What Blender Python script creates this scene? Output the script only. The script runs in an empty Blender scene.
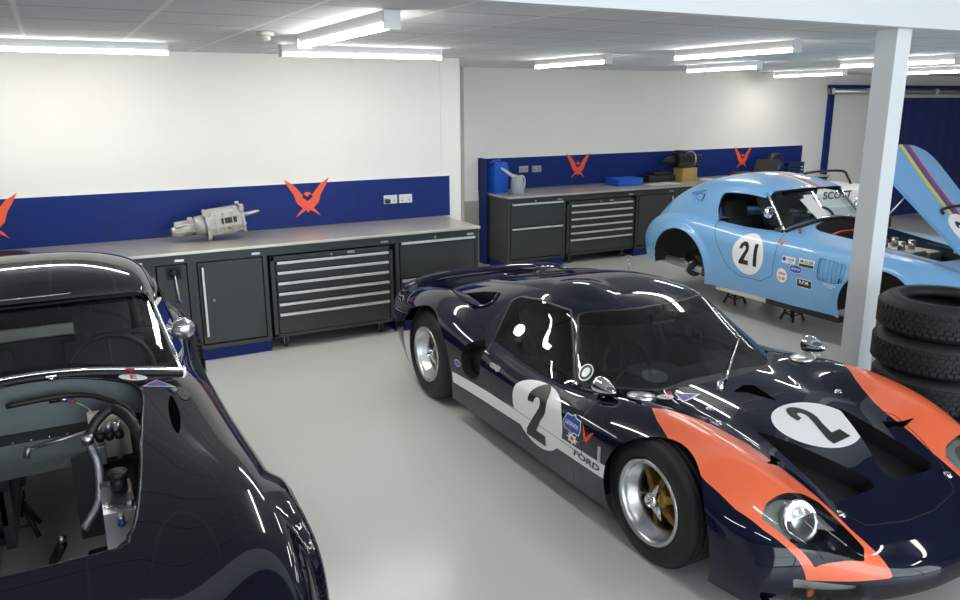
import bpy, bmesh, math, random
import numpy as np
from mathutils import Vector, Matrix
from mathutils.bvhtree import BVHTree
random.seed(7)
PI = math.pi
SC = bpy.context.scene
COL = SC.collection

# ------------------------------------------------------------------ materials
def mat(name, col, rough=0.5, metal=0.0, coat=0.0, noise=0.0, nscale=8.0, bump=0.0, bscale=60.0, spec=0.5,
        rnoise=0.0, emis=None, estr=0.0):
    m = bpy.data.materials.new(name); m.use_nodes = True
    nt = m.node_tree; b = nt.nodes['Principled BSDF']
    b.inputs['Base Color'].default_value = (*col, 1)
    b.inputs['Roughness'].default_value = rough
    b.inputs['Metallic'].default_value = metal
    b.inputs['Specular IOR Level'].default_value = spec
    if coat:
        b.inputs['Coat Weight'].default_value = coat
        b.inputs['Coat Roughness'].default_value = 0.02; b.inputs['Coat IOR'].default_value = 1.5
    if emis:
        b.inputs['Emission Color'].default_value = (*emis, 1); b.inputs['Emission Strength'].default_value = estr
    tc = nt.nodes.new('ShaderNodeTexCoord')
    if noise or rnoise:
        n = nt.nodes.new('ShaderNodeTexNoise'); n.inputs['Scale'].default_value = nscale; n.inputs['Detail'].default_value = 5
        nt.links.new(tc.outputs['Object'], n.inputs['Vector'])
        if noise:
            mx = nt.nodes.new('ShaderNodeMix'); mx.data_type = 'RGBA'
            mx.inputs[6].default_value = (*[c * (1 - noise) for c in col], 1)
            mx.inputs[7].default_value = (*[min(1, c * (1 + noise)) for c in col], 1)
            nt.links.new(n.outputs['Fac'], mx.inputs[0]); nt.links.new(mx.outputs[2], b.inputs['Base Color'])
        if rnoise:
            mr = nt.nodes.new('ShaderNodeMapRange')
            mr.inputs['To Min'].default_value = max(0, rough - rnoise); mr.inputs['To Max'].default_value = rough + rnoise
            nt.links.new(n.outputs['Fac'], mr.inputs['Value']); nt.links.new(mr.outputs['Result'], b.inputs['Roughness'])
    if bump:
        n2 = nt.nodes.new('ShaderNodeTexNoise'); n2.inputs['Scale'].default_value = bscale; n2.inputs['Detail'].default_value = 3
        nt.links.new(tc.outputs['Object'], n2.inputs['Vector'])
        bp = nt.nodes.new('ShaderNodeBump'); bp.inputs['Strength'].default_value = bump; bp.inputs['Distance'].default_value = 0.01
        nt.links.new(n2.outputs['Fac'], bp.inputs['Height']); nt.links.new(bp.outputs['Normal'], b.inputs['Normal'])
    return m

def glass_mat(name, tint, ior=1.45, rough=0.0):
    m = bpy.data.materials.new(name); m.use_nodes = True
    nt = m.node_tree; nt.nodes.clear()
    o = nt.nodes.new('ShaderNodeOutputMaterial'); mix = nt.nodes.new('ShaderNodeMixShader')
    t = nt.nodes.new('ShaderNodeBsdfTransparent'); t.inputs['Color'].default_value = (*tint, 1)
    g = nt.nodes.new('ShaderNodeBsdfGlossy'); g.inputs['Roughness'].default_value = rough
    f = nt.nodes.new('ShaderNodeFresnel'); f.inputs['IOR'].default_value = ior
    nt.links.new(f.outputs[0], mix.inputs[0]); nt.links.new(t.outputs[0], mix.inputs[1]); nt.links.new(g.outputs[0], mix.inputs[2])
    nt.links.new(mix.outputs[0], o.inputs['Surface'])
    return m

M = {}
M['navy'] = mat('navy_paint', (0.0035, 0.0055, 0.020), 0.30, 0.0, 1.0, spec=0.0)
M['black_paint'] = mat('black_blue_paint', (0.004, 0.005, 0.013), 0.30, 0.0, 1.0, spec=0.0)
M['orange'] = mat('orange_paint', (0.95, 0.165, 0.060), 0.35, 0.0, 0.8)
M['sky'] = mat('light_blue_paint', (0.19, 0.43, 0.74), 0.38, 0.0, 0.7)
M['white'] = mat('white_vinyl', (0.90, 0.91, 0.92), 0.35, coat=0.3)
M['ink'] = mat('black_vinyl', (0.012, 0.012, 0.012), 0.4)
M['rubber'] = mat('tyre_rubber', (0.012, 0.012, 0.013), 0.62, noise=0.3, nscale=20, bump=0.15, bscale=120)
M['trim_black'] = mat('black_trim', (0.008, 0.008, 0.009), 0.5)
M['interior'] = mat('black_interior', (0.040, 0.046, 0.047), 0.7, noise=0.3)
M['void'] = mat('opening_shade', (0.003, 0.003, 0.003), 0.9, spec=0.0)  # near-black without sheen: painted shade for slots and intakes
M['seat'] = mat('seat_cloth', (0.035, 0.038, 0.040), 0.85, bump=0.2)
M['chrome'] = mat('chrome', (0.82, 0.83, 0.85), 0.06, 1.0)
M['alu'] = mat('brushed_aluminium', (0.62, 0.63, 0.64), 0.3, 1.0, noise=0.1, nscale=14, rnoise=0.1)
M['alu_dull'] = mat('dull_aluminium_sheet', (0.060, 0.072, 0.072), 0.45, 0.5, noise=0.22, nscale=5, rnoise=0.12)
M['cast'] = mat('cast_aluminium', (0.50, 0.49, 0.45), 0.55, 0.6, noise=0.25, nscale=18, bump=0.3, bscale=90)
M['gold'] = mat('gold_magnesium', (0.36, 0.22, 0.06), 0.4, 0.7, noise=0.15)
M['lens'] = mat('silver_reflector', (0.75, 0.76, 0.74), 0.2, 0.85)
M['glass'] = glass_mat('clear_glass', (0.90, 0.93, 0.92))
M['glass_tint'] = glass_mat('tinted_glass', (0.76, 0.87, 0.87), 1.75)
M['glass_band'] = glass_mat('sun_strip_glass', (0.16, 0.19, 0.20), 1.6)
M['glass_side'] = glass_mat('perspex', (0.84, 0.84, 0.80), 1.5)
M['bluelogo'] = mat('blue_vinyl', (0.03, 0.09, 0.40), 0.4)
M['red'] = mat('red_vinyl', (0.62, 0.02, 0.02), 0.4)
M['yellow'] = mat('yellow_vinyl', (0.80, 0.62, 0.04), 0.4)
M['green'] = mat('dark_green_vinyl', (0.01, 0.07, 0.03), 0.4)
M['logo'] = mat('orange_red_vinyl', (0.85, 0.10, 0.035), 0.45)
M['cab'] = mat('charcoal_powder_coat', (0.034, 0.042, 0.040), 0.42, 0.0, noise=0.12, nscale=3, bump=0.04, bscale=400)
M['cab_dark'] = mat('dark_recess', (0.012, 0.014, 0.014), 0.6)
M['blue'] = mat('royal_blue_panel', (0.008, 0.023, 0.150), 0.45, 0.0, spec=0.2, noise=0.06, nscale=2)
M['steel'] = mat('stainless_worktop', (0.62, 0.59, 0.53), 0.36, 0.65, noise=0.12, nscale=4, rnoise=0.1)
M['handle'] = mat('bright_handle', (0.72, 0.73, 0.72), 0.35, 0.45)
M['lamp_back'] = mat('pale_lamp_backing', (0.46, 0.48, 0.48), 0.3)
M['zinc'] = mat('zinc', (0.45, 0.46, 0.47), 0.35, 0.9)
M['paper'] = mat('paper', (0.82, 0.82, 0.80), 0.7)
M['brown'] = mat('brown_cloth', (0.10, 0.045, 0.02), 0.8)
M['plastic_blue'] = mat('blue_plastic', (0.015, 0.12, 0.62), 0.4)
M['plastic_white'] = mat('cream_plastic', (0.60, 0.60, 0.56), 0.4)
M['grey_plastic'] = mat('grey_translucent_plastic', (0.33, 0.40, 0.45), 0.35)
M['dark_oily'] = mat('dark_oily_metal', (0.022, 0.022, 0.024), 0.38, 0.5, noise=0.3, nscale=20)
M['amber'] = mat('amber_lens', (0.75, 0.18, 0.03), 0.25)
M['skin_foam'] = mat('beige_panel', (0.58, 0.53, 0.42), 0.6)
M['curtain'] = mat('blue_curtain', (0.008, 0.022, 0.15), 0.55)
M['cardboard'] = mat('wood_block', (0.45, 0.30, 0.10), 0.7)
M['braid'] = mat('braided_sleeve', (0.55, 0.56, 0.58), 0.35, 0.9, bump=0.4, bscale=150)

# ------------------------------------------------------------------ object helpers
def put(o, parent=None):
    COL.objects.link(o)
    if parent is not None: o.parent = parent
    return o

def tag(o, label=None, cat=None, group=None, kind=None):
    if label: o['label'] = label
    if cat: o['category'] = cat
    if group: o['group'] = group
    if kind: o['kind'] = kind
    return o

def thing(name, label, cat, loc=(0, 0, 0), rz=0.0, group=None):
    o = bpy.data.objects.new(name, None); COL.objects.link(o)
    o.location = loc; o.rotation_euler = (0, 0, rz)
    return tag(o, label, cat, group)

def copy_tree(o, parent=None):
    c = o.copy(); COL.objects.link(c)
    if parent is not None: c.parent = parent
    for ch in list(o.children): copy_tree(ch, c)
    return c

class MB:
    """collects geometry into one mesh object"""
    def __init__(s): s.v = []; s.f = []; s.m = []; s.mats = []; s.sm = []
    def mi(s, m):
        if m not in s.mats: s.mats.append(m)
        return s.mats.index(m)
    def add(s, vs, fs, m, smooth=False, mtx=None):
        o = len(s.v)
        for p in vs:
            p = Vector(p)
            if mtx is not None: p = mtx @ p
            s.v.append(tuple(p))
        k = s.mi(m)
        for f in fs: s.f.append(tuple(i + o for i in f)); s.m.append(k); s.sm.append(smooth)
        return s
    def box(s, a, b, m, bev=0.0, mtx=None):
        x0, y0, z0 = [min(p, q) for p, q in zip(a, b)]; x1, y1, z1 = [max(p, q) for p, q in zip(a, b)]
        bev = min(bev, (x1 - x0) * .45, (y1 - y0) * .45, (z1 - z0) * .45)
        if bev <= 0:
            vs = [(x0, y0, z0), (x1, y0, z0), (x1, y1, z0), (x0, y1, z0), (x0, y0, z1), (x1, y0, z1), (x1, y1, z1), (x0, y1, z1)]
            fs = [(0, 3, 2, 1), (4, 5, 6, 7), (0, 1, 5, 4), (1, 2, 6, 5), (2, 3, 7, 6), (3, 0, 4, 7)]
            return s.add(vs, fs, m, False, mtx)
        bm = bmesh.new()
        bmesh.ops.create_cube(bm, size=1)
        for v in bm.verts: v.co = Vector(((x0 + x1) / 2 + v.co.x * (x1 - x0), (y0 + y1) / 2 + v.co.y * (y1 - y0), (z0 + z1) / 2 + v.co.z * (z1 - z0)))
        bmesh.ops.bevel(bm, geom=bm.edges[:], offset=bev, segments=2, affect='EDGES', profile=0.7)
        bm.verts.index_update()
        s.add([v.co.copy() for v in bm.verts], [[v.index for v in f.verts] for f in bm.faces], m, False, mtx); bm.free()
        return s
    def lathe(s, prof, m, n=32, axis='z', mtx=None, smooth=True, arc=2 * PI, a0=0.0, close=True):
        """prof: list of (r, h) ; revolves about axis"""
        vs = []; fs = []; full = abs(arc - 2 * PI) < 1e-6; nn = n if full else n + 1
        for r, h in prof:
            for i in range(nn):
                a = a0 + arc * i / n; c, d = r * math.cos(a), r * math.sin(a)
                vs.append({'z': (c, d, h), 'x': (h, c, d), 'y': (d, h, c)}[axis])
        for j in range(len(prof) - 1):
            for i in range(n):
                i2 = (i + 1) % nn if full else i + 1
                fs.append((j * nn + i, j * nn + i2, (j + 1) * nn + i2, (j + 1) * nn + i))
        return s.add(vs, fs, m, smooth, mtx)
    def tube(s, pts, r, m, n=8, mtx=None, caps=True, rs=None):
        pts = [Vector(p) for p in pts]; vs = []; fs = []
        up = None
        for i, p in enumerate(pts):
            if i == 0: t = pts[1] - pts[0]
            elif i == len(pts) - 1: t = pts[-1] - pts[-2]
            else: t = (pts[i + 1] - pts[i]).normalized() + (pts[i] - pts[i - 1]).normalized()
            t.normalize()
            if up is None: up = Vector((0, 0, 1)) if abs(t.z) < .9 else Vector((1, 0, 0))
            a = (up - t * up.dot(t)).normalized(); up = a; b = t.cross(a)
            rr = rs[i] if rs else r
            for k in range(n):
                q = 2 * PI * k / n; vs.append(p + a * rr * math.cos(q) + b * rr * math.sin(q))
        for i in range(len(pts) - 1):
            for k in range(n):
                k2 = (k + 1) % n; fs.append((i * n + k, i * n + k2, (i + 1) * n + k2, (i + 1) * n + k))
        if caps:
            fs.append(tuple(range(n))[::-1]); fs.append(tuple((len(pts) - 1) * n + k for k in range(n)))
        return s.add(vs, fs, m, True, mtx)
    def cyl(s, p0, p1, r, m, n=24, r2=None, mtx=None):
        return s.tube([p0, p1], r, m, n, mtx, True, [r, r if r2 is None else r2])
    def prism(s, poly, h0, h1, m, axis='z', mtx=None, smooth=False):
        """poly list of (a,b); axis z: (a,b,h), y: (a,h,b), x: (h,a,b)"""
        def P(a, b, h): return {'z': (a, b, h), 'y': (a, h, b), 'x': (h, a, b)}[axis]
        n = len(poly); vs = [P(a, b, h0) for a, b in poly] + [P(a, b, h1) for a, b in poly]
        fs = [tuple(range(n))[::-1], tuple(range(n, 2 * n))] + [(i, (i + 1) % n, n + (i + 1) % n, n + i) for i in range(n)]
        return s.add(vs, fs, m, smooth, mtx)
    def ball(s, c, r, m, n=16, sc=(1, 1, 1), mtx=None):
        vs = []; fs = []; h = n // 2
        for j in range(h + 1):
            t = PI * j / h
            for i in range(n):
                a = 2 * PI * i / n
                vs.append((c[0] + r * sc[0] * math.sin(t) * math.cos(a), c[1] + r * sc[1] * math.sin(t) * math.sin(a), c[2] + r * sc[2] * math.cos(t)))
        for j in range(h):
            for i in range(n): fs.append((j * n + i, (j + 1) * n + i, (j + 1) * n + (i + 1) % n, j * n + (i + 1) % n))
        return s.add(vs, fs, m, True, mtx)
    def build(s, name, parent=None, fix=True, loc=None):
        me = bpy.data.meshes.new(name); me.from_pydata(s.v, [], s.f)
        for m in s.mats: me.materials.append(m)
        me.polygons.foreach_set('material_index', s.m); me.polygons.foreach_set('use_smooth', s.sm)
        me.update()
        if fix:
            bm = bmesh.new(); bm.from_mesh(me); bmesh.ops.remove_doubles(bm, verts=bm.verts, dist=1e-5)
            bmesh.ops.recalc_face_normals(bm, faces=bm.faces); bm.to_mesh(me); bm.free()
        o = bpy.data.objects.new(name, me); put(o, parent)
        if loc: o.location = loc
        return o

# ------------------------------------------------------------------ smooth surface patches (cubic B-spline nets)
def bsp_matrix(n, per, closed=False):
    """rows: samples, cols: control points; clamped by reflected phantoms"""
    rows = []
    for i in range(n - 1):
        for j in range(per + (1 if i == n - 2 else 0)):
            t = j / per; b = [(1 - t) ** 3 / 6, (3 * t ** 3 - 6 * t * t + 4) / 6, (-3 * t ** 3 + 3 * t * t + 3 * t + 1) / 6, t ** 3 / 6]
            r = np.zeros(n)
            for q, k in zip(b, (i - 1, i, i + 1, i + 2)):
                if k < 0: r[0] += 2 * q; r[1] -= q
                elif k >= n: r[n - 1] += 2 * q; r[n - 2] -= q
                else: r[k] += q
            rows.append(r)
    return np.array(rows)

def bsurf(G, pu, pv, corr=2):
    """G [nu][nv][3] control points; returns sampled grid passing close to them"""
    G = np.array(G, float); nu, nv = G.shape[:2]
    A1 = bsp_matrix(nu, 1); B1 = bsp_matrix(nv, 1)
    T = G.copy()
    for _ in range(corr):
        S = np.einsum('ai,ijk,bj->abk', A1, G, B1); G = G + (T - S)
    A = bsp_matrix(nu, pu); B = bsp_matrix(nv, pv)
    return np.einsum('ai,ijk,bj->abk', A, G, B)

class TM:
    """triangle mesh with carried normals; can be cut exactly along f(V)=0"""
    def __init__(s, V, N, F): s.V = V; s.N = N; s.F = F
    @staticmethod
    def grid(P):
        nu, nv = P.shape[:2]; V = P.reshape(-1, 3)
        idx = np.arange(nu * nv).reshape(nu, nv)
        a = idx[:-1, :-1].ravel(); b = idx[1:, :-1].ravel(); c = idx[1:, 1:].ravel(); d = idx[:-1, 1:].ravel()
        F = np.concatenate([np.stack([a, b, c], 1), np.stack([a, c, d], 1)])
        t = TM(V, None, F); t.normals(); return t
    def normals(s):
        fn = np.cross(s.V[s.F[:, 1]] - s.V[s.F[:, 0]], s.V[s.F[:, 2]] - s.V[s.F[:, 0]])
        N = np.zeros_like(s.V)
        for k in range(3): np.add.at(N, s.F[:, k], fn)
        s.N = N / np.maximum(np.linalg.norm(N, axis=1, keepdims=True), 1e-12)
    def flip(s): s.F = s.F[:, ::-1].copy(); s.N = -s.N; return s
    def refine(s, f, lim):
        """split triangles 1->4 where |f| < lim at some vertex"""
        val = np.abs(f(s.V)); m = (val[s.F] < lim).any(1)
        if not m.any(): return s
        F = s.F[m]; E = np.concatenate([F[:, [0, 1]], F[:, [1, 2]], F[:, [2, 0]]]); E.sort(1)
        U, inv = np.unique(E, axis=0, return_inverse=True); inv = inv.ravel()
        base = len(s.V); n = len(F); mid = (s.V[U[:, 0]] + s.V[U[:, 1]]) / 2; nn = s.N[U[:, 0]] + s.N[U[:, 1]]
        # follow curvature slightly (phong-like projection)
        pa = s.V[U[:, 0]]; pb = s.V[U[:, 1]]; na = s.N[U[:, 0]]; nb = s.N[U[:, 1]]
        off = (((pa - mid) * na).sum(1, keepdims=True) * na + ((pb - mid) * nb).sum(1, keepdims=True) * nb) / 2
        mid = mid + off * 0.0
        nn /= np.linalg.norm(nn, axis=1, keepdims=True) + 1e-12
        V = np.concatenate([s.V, mid]); N = np.concatenate([s.N, nn])
        ab = base + inv[:n]; bc = base + inv[n:2 * n]; ca = base + inv[2 * n:]
        a, b, c = F.T
        F2 = np.concatenate([np.stack(x, 1) for x in ((a, ab, ca), (ab, b, bc), (ca, bc, c), (ab, bc, ca))])
        return TM(V, N, np.concatenate([s.F[~m], F2]))
    def cut(s, f):
        """returns (negative side, positive side)"""
        d = f(s.V); d = np.where(np.abs(d) < 1e-7, 1e-7, d); sg = d > 0
        k = sg[s.F].sum(1)
        neg = [s.F[k == 0]]; pos = [s.F[k == 3]]
        V = [s.V]; N = [s.N]; base = len(s.V)
        for one, dest1, dest2 in ((1, pos, neg), (2, neg, pos)):
            T = s.F[k == one]
            if len(T) == 0: continue
            lone = sg[T] if one == 1 else ~sg[T]
            r = lone.argmax(1); ii = np.arange(len(T))
            A = T[ii, r]; B = T[ii, (r + 1) % 3]; C = T[ii, (r + 2) % 3]
            res = []
            for (p, q) in ((A, B), (A, C)):
                t = (d[p] / (d[p] - d[q]))[:, None]
                V.append(s.V[p] * (1 - t) + s.V[q] * t); n = s.N[p] * (1 - t) + s.N[q] * t
                N.append(n / (np.linalg.norm(n, axis=1, keepdims=True) + 1e-12))
                res.append(base + np.arange(len(T))); base += len(T)
            X, Y = res
            dest1.append(np.stack([A, X, Y], 1))
            dest2.append(np.stack([X, B, C], 1)); dest2.append(np.stack([X, C, Y], 1))
        V = np.concatenate(V); N = np.concatenate(N)
        return TM(V, N, np.concatenate(neg)).compact(), TM(V, N, np.concatenate(pos)).compact()
    def compact(s):
        if len(s.F) == 0: return TM(np.zeros((0, 3)), np.zeros((0, 3)), np.zeros((0, 3), int))
        # weld identical points too
        u, inv = np.unique(s.F.ravel(), return_inverse=True); inv = inv.ravel()
        V = s.V[u]; N = s.N[u]; F = inv.reshape(-1, 3)
        key = np.round(V * 2e5).astype(np.int64); _, first, inv2 = np.unique(key, axis=0, return_index=True, return_inverse=True); inv2 = inv2.ravel()
        F = inv2[F]; V = V[first]; N = N[first]
        ok = (F[:, 0] != F[:, 1]) & (F[:, 1] != F[:, 2]) & (F[:, 2] != F[:, 0])
        return TM(V, N, F[ok])
    def offset(s, d): return TM(s.V + s.N * d, s.N, s.F)
    def boundary(s):
        E = np.concatenate([s.F[:, [0, 1]], s.F[:, [1, 2]], s.F[:, [2, 0]]])
        k = np.sort(E, 1); _, inv, cnt = np.unique(k, axis=0, return_inverse=True, return_counts=True)
        return E[cnt[inv.ravel()] == 1]
    def rim(s, depth, sel=None):
        """strip extruded inward from boundary edges"""
        E = s.boundary()
        if sel is not None and len(E): E = E[sel(s.V[E[:, 0]]) & sel(s.V[E[:, 1]])]
        if len(E) == 0: return None
        n = len(E); a = s.V[E[:, 0]]; b = s.V[E[:, 1]]; a2 = a - s.N[E[:, 0]] * depth; b2 = b - s.N[E[:, 1]] * depth
        V = np.concatenate([a, b, b2, a2]); i = np.arange(n)
        F = np.concatenate([np.stack([i, i + 3 * n, i + 2 * n], 1), np.stack([i, i + 2 * n, i + n], 1)])
        t = TM(V, None, F); t.normals(); t.hard = True; return t

def tm_sides(name, items, parent=None):
    out = []
    for sg in (-1, 1):
        sel = []
        for t, m in items:
            if t is None or not len(t.F): continue
            k = np.sign(t.V[t.F[:, 0], 0]) == sg
            if k.any(): sel.append((TM(t.V, t.N, t.F[k]).compact(), m))
        if sel: out.append(tm_obj(name, sel, parent))
    return out

def tm_obj(name, items, parent=None):
    """items: list of (TM, material)"""
    items = [(t, m) for t, m in items if t is not None and len(t.F)]
    V = np.concatenate([t.V for t, _ in items]); N = np.concatenate([t.N for t, _ in items])
    F = []; mi = []; o = 0; mats = []
    for t, m in items:
        if m not in mats: mats.append(m)
        F.append(t.F + o); mi += [mats.index(m)] * len(t.F); o += len(t.V)
    F = np.concatenate(F)
    me = bpy.data.meshes.new(name); me.from_pydata(V.tolist(), [], F.tolist())
    for m in mats: me.materials.append(m)
    me.polygons.foreach_set('material_index', mi); me.polygons.foreach_set('use_smooth', [True] * len(F))
    me.update()
    me.normals_split_custom_set_from_vertices([tuple(n) for n in N])
    ob = bpy.data.objects.new(name, me); put(ob, parent); return ob

def sd_poly(P, poly, r=0.0):
    """signed distance of points P (n,2) to polygon (negative inside), corners rounded by r"""
    P = np.asarray(P); poly = np.asarray(poly, float); n = len(poly)
    d = np.full(len(P), 1e9); s = np.ones(len(P))
    for i in range(n):
        a = poly[i]; b = poly[i - 1]; e = b - a; w = P - a
        q = w - e * np.clip((w @ e) / (e @ e), 0, 1)[:, None]
        d = np.minimum(d, (q * q).sum(1))
        c1 = P[:, 1] >= a[1]; c2 = P[:, 1] < b[1]; c3 = e[0] * w[:, 1] > e[1] * w[:, 0]
        allc = (c1 & c2 & c3) | (~c1 & ~c2 & ~c3)
        s = np.where(allc, -s, s)
    return s * np.sqrt(d) - r

def smooth_poly(pts, per=6):
    """closed Catmull-Rom"""
    pts = [np.array(p, float) for p in pts]; n = len(pts); out = []
    for i in range(n):
        p0, p1, p2, p3 = pts[i - 1], pts[i], pts[(i + 1) % n], pts[(i + 2) % n]
        for j in range(per):
            t = j / per
            out.append(0.5 * ((2 * p1) + (-p0 + p2) * t + (2 * p0 - 5 * p1 + 4 * p2 - p3) * t * t + (-p0 + 3 * p1 - 3 * p2 + p3) * t ** 3))
    return [tuple(p) for p in out]

def crv(pts, per=6):
    """open Catmull-Rom through 3D points"""
    pts = [Vector(p) for p in pts]; n = len(pts); out = []
    for i in range(n - 1):
        p0 = pts[max(i - 1, 0)]; p1 = pts[i]; p2 = pts[i + 1]; p3 = pts[min(i + 2, n - 1)]
        for j in range(per):
            t = j / per
            out.append(0.5 * ((2 * p1) + (p2 - p0) * t + (2 * p0 - 5 * p1 + 4 * p2 - p3) * t * t + (3 * p1 - p0 - 3 * p2 + p3) * t ** 3))
    out.append(pts[-1]); return out

# ------------------------------------------------------------------ flat shapes for decals: lists of (triangulated) 2D polygons
def tri2d(poly, holes=(), maxlen=0.03):
    """triangulate polygon (2D) -> V2,F with edges shorter than maxlen"""
    from mathutils.geometry import tessellate_polygon
    loops = [[Vector((p[0], p[1], 0)) for p in poly]] + [[Vector((p[0], p[1], 0)) for p in h] for h in holes]
    fl = [p for l in loops for p in l]; F = tessellate_polygon(loops)
    return refine2d(np.array([(p.x, p.y) for p in fl]), np.array([tuple(f) for f in F]), maxlen)

def refine2d(V, F, maxlen):
    bm = bmesh.new(); vs = [bm.verts.new((float(v[0]), float(v[1]), 0)) for v in V]
    for f in F:
        if len(set(f)) == 3:
            try: bm.faces.new([vs[i] for i in f])
            except ValueError: pass
    for _ in range(7):
        es = [e for e in bm.edges if e.calc_length() > maxlen]
        if not es: break
        bmesh.ops.subdivide_edges(bm, edges=es, cuts=1, use_grid_fill=False)
        bmesh.ops.triangulate(bm, faces=bm.faces[:])
    bm.verts.index_update()
    V2 = np.array([(v.co.x, v.co.y) for v in bm.verts]); F2 = np.array([[v.index for v in f.verts] for f in bm.faces])
    bm.free(); return V2, F2

def text2d(s, size, maxlen=0.03, bold=0.0, squeeze=1.0, shear=0.0):
    cu = bpy.data.curves.new('txt', 'FONT'); cu.body = s; cu.size = size; cu.align_x = 'CENTER'; cu.align_y = 'CENTER'
    cu.offset = bold; cu.shear = shear; cu.resolution_u = 3
    ob = bpy.data.objects.new('txt', cu); COL.objects.link(ob)
    dg = bpy.context.evaluated_depsgraph_get(); dg.update()
    me = bpy.data.meshes.new_from_object(ob.evaluated_get(dg))
    V = np.array([(v.co.x * squeeze, v.co.y) for v in me.vertices]); me.calc_loop_triangles()
    F = np.array([tuple(t.vertices) for t in me.loop_triangles])
    bpy.data.objects.remove(ob); bpy.data.curves.remove(cu); bpy.data.meshes.remove(me)
    return refine2d(V, F, maxlen)

def ell(a, b, n=40, c=(0, 0)): return [(c[0] + a * math.cos(2 * PI * i / n), c[1] + b * math.sin(2 * PI * i / n)) for i in range(n)]
def rrect(w, h, r, n=5, c=(0, 0)):
    o = []
    for (sx, sy, a0) in ((1, 1, 0), (-1, 1, 90), (-1, -1, 180), (1, -1, 270)):
        for i in range(n + 1):
            a = math.radians(a0 + 90 * i / n); o.append((c[0] + sx * (w / 2 - r) + r * math.cos(a), c[1] + sy * (h / 2 - r) + r * math.sin(a)))
    return o

def shift(VF, dx=0, dy=0, rot=0, sc=1):
    V, F = VF; c, s = math.cos(rot), math.sin(rot); V = V * sc
    return np.stack([V[:, 0] * c - V[:, 1] * s + dx, V[:, 0] * s + V[:, 1] * c + dy], 1), F

class Surf:
    """raycast target in car coordinates"""
    def __init__(s, tms):
        V = []; F = []; o = 0; N = []
        for t in tms: V += t.V.tolist(); F += (t.F + o).tolist(); N.append(t.N); o += len(t.V)
        s.b = BVHTree.FromPolygons(V, F); s.N = np.concatenate(N); s.F = F; s.V = V
    def hit(s, o, d): return s.b.ray_cast(Vector(o), Vector(d).normalized())

def decal(surf, items, origin, udir, vdir, ray, lift=0.0015, name='decal', parent=None, label=None):
    """project 2D layers [(V2,F), material] along ray onto surf as one thin object"""
    mb = MB(); origin = Vector(origin); udir = Vector(udir); vdir = Vector(vdir); ray = Vector(ray).normalized()
    NN = []
    for li, ((V2, F), m) in enumerate(items):
        ok = []; vs = []
        last = None
        for u, v in V2:
            p = origin + udir * u + vdir * v - ray * 0.6
            h = surf.hit(p, ray)
            if h[0] is None:
                vs.append(Vector((0, 0, 0))); ok.append(False); NN.append((0, 0, 1)); continue
            n = h[1] if h[1].dot(ray) < 0 else -h[1]
            vs.append(h[0] + n * (lift + li * 0.0006)); ok.append(True); NN.append(tuple(n))
        fs = [tuple(f) for f in F if all(ok[i] for i in f)]
        mb.add(vs, fs, m, True)
    me = bpy.data.meshes.new(name); me.from_pydata(mb.v, [], mb.f)
    for m in mb.mats: me.materials.append(m)
    me.polygons.foreach_set('material_index', mb.m); me.polygons.foreach_set('use_smooth', mb.sm)
    bm = bmesh.new(); bm.from_mesh(me)
    bmesh.ops.delete(bm, geom=[v for v in bm.verts if not v.link_faces], context='VERTS')
    for f in bm.faces:
        if f.normal.dot(-ray) < 0: f.normal_flip()
    bm.to_mesh(me); bm.free(); me.update()
    o = bpy.data.objects.new(name, me); put(o, parent)
    if label: o['label'] = label
    return o

DIGIT2 = smooth_poly([(-.30, .22), (-.28, .40), (-.12, .50), (.08, .50), (.25, .42), (.30, .27), (.25, .10), (.10, -.08), (-.03, -.27)], 4)
def digit_two():
    """heavy racing '2', about 0.6 wide and 1 high"""
    out = []
    cx, cy, ro, ri = 0.0, 0.215, 0.285, 0.098
    outer = []; inner = []
    for i in range(17):
        a = math.radians(190 - 215 * i / 16); outer.append((cx + ro * math.cos(a), cy + ro * math.sin(a)))
    for i in range(17):
        a = math.radians(-25 + 215 * i / 16); inner.append((cx + ri * math.cos(a), cy + ri * 1.05 * math.sin(a)))
    return outer + [(.14, -.06), (.02, -.285), (.30, -.285), (.30, -.48), (-.30, -.48), (-.28, -.36), (-.10, -.10), (.02, .06)] + inner
def digit_one(): return [(-.08, .5), (.08, .5), (.08, -.5), (-.08, -.5)]
def phoenix():
    """angular V-shaped bird emblem, about 1 wide, 0.8 high: two outer loops"""
    left = [(-.5, .42), (-.30, .30), (-.10, .06), (-.12, .02), (0, -.07), (.12, .02), (.10, .06), (.30, .30), (.5, .42), (.40, .24), (.30, .08), (.24, -.10), (.12, -.22),
            (.20, -.30), (.27, -.40), (.12, -.30), (.04, -.26), (0, -.32), (-.04, -.26), (-.12, -.30), (-.27, -.40), (-.20, -.30), (-.12, -.22), (-.24, -.10), (-.30, .08), (-.40, .24)]
    return left
def phoenix_head(): return [(-.09, .10), (-.03, .13), (.05, .12), (.10, .07), (.03, .07), (0, .02), (-.04, .05)]
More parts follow.
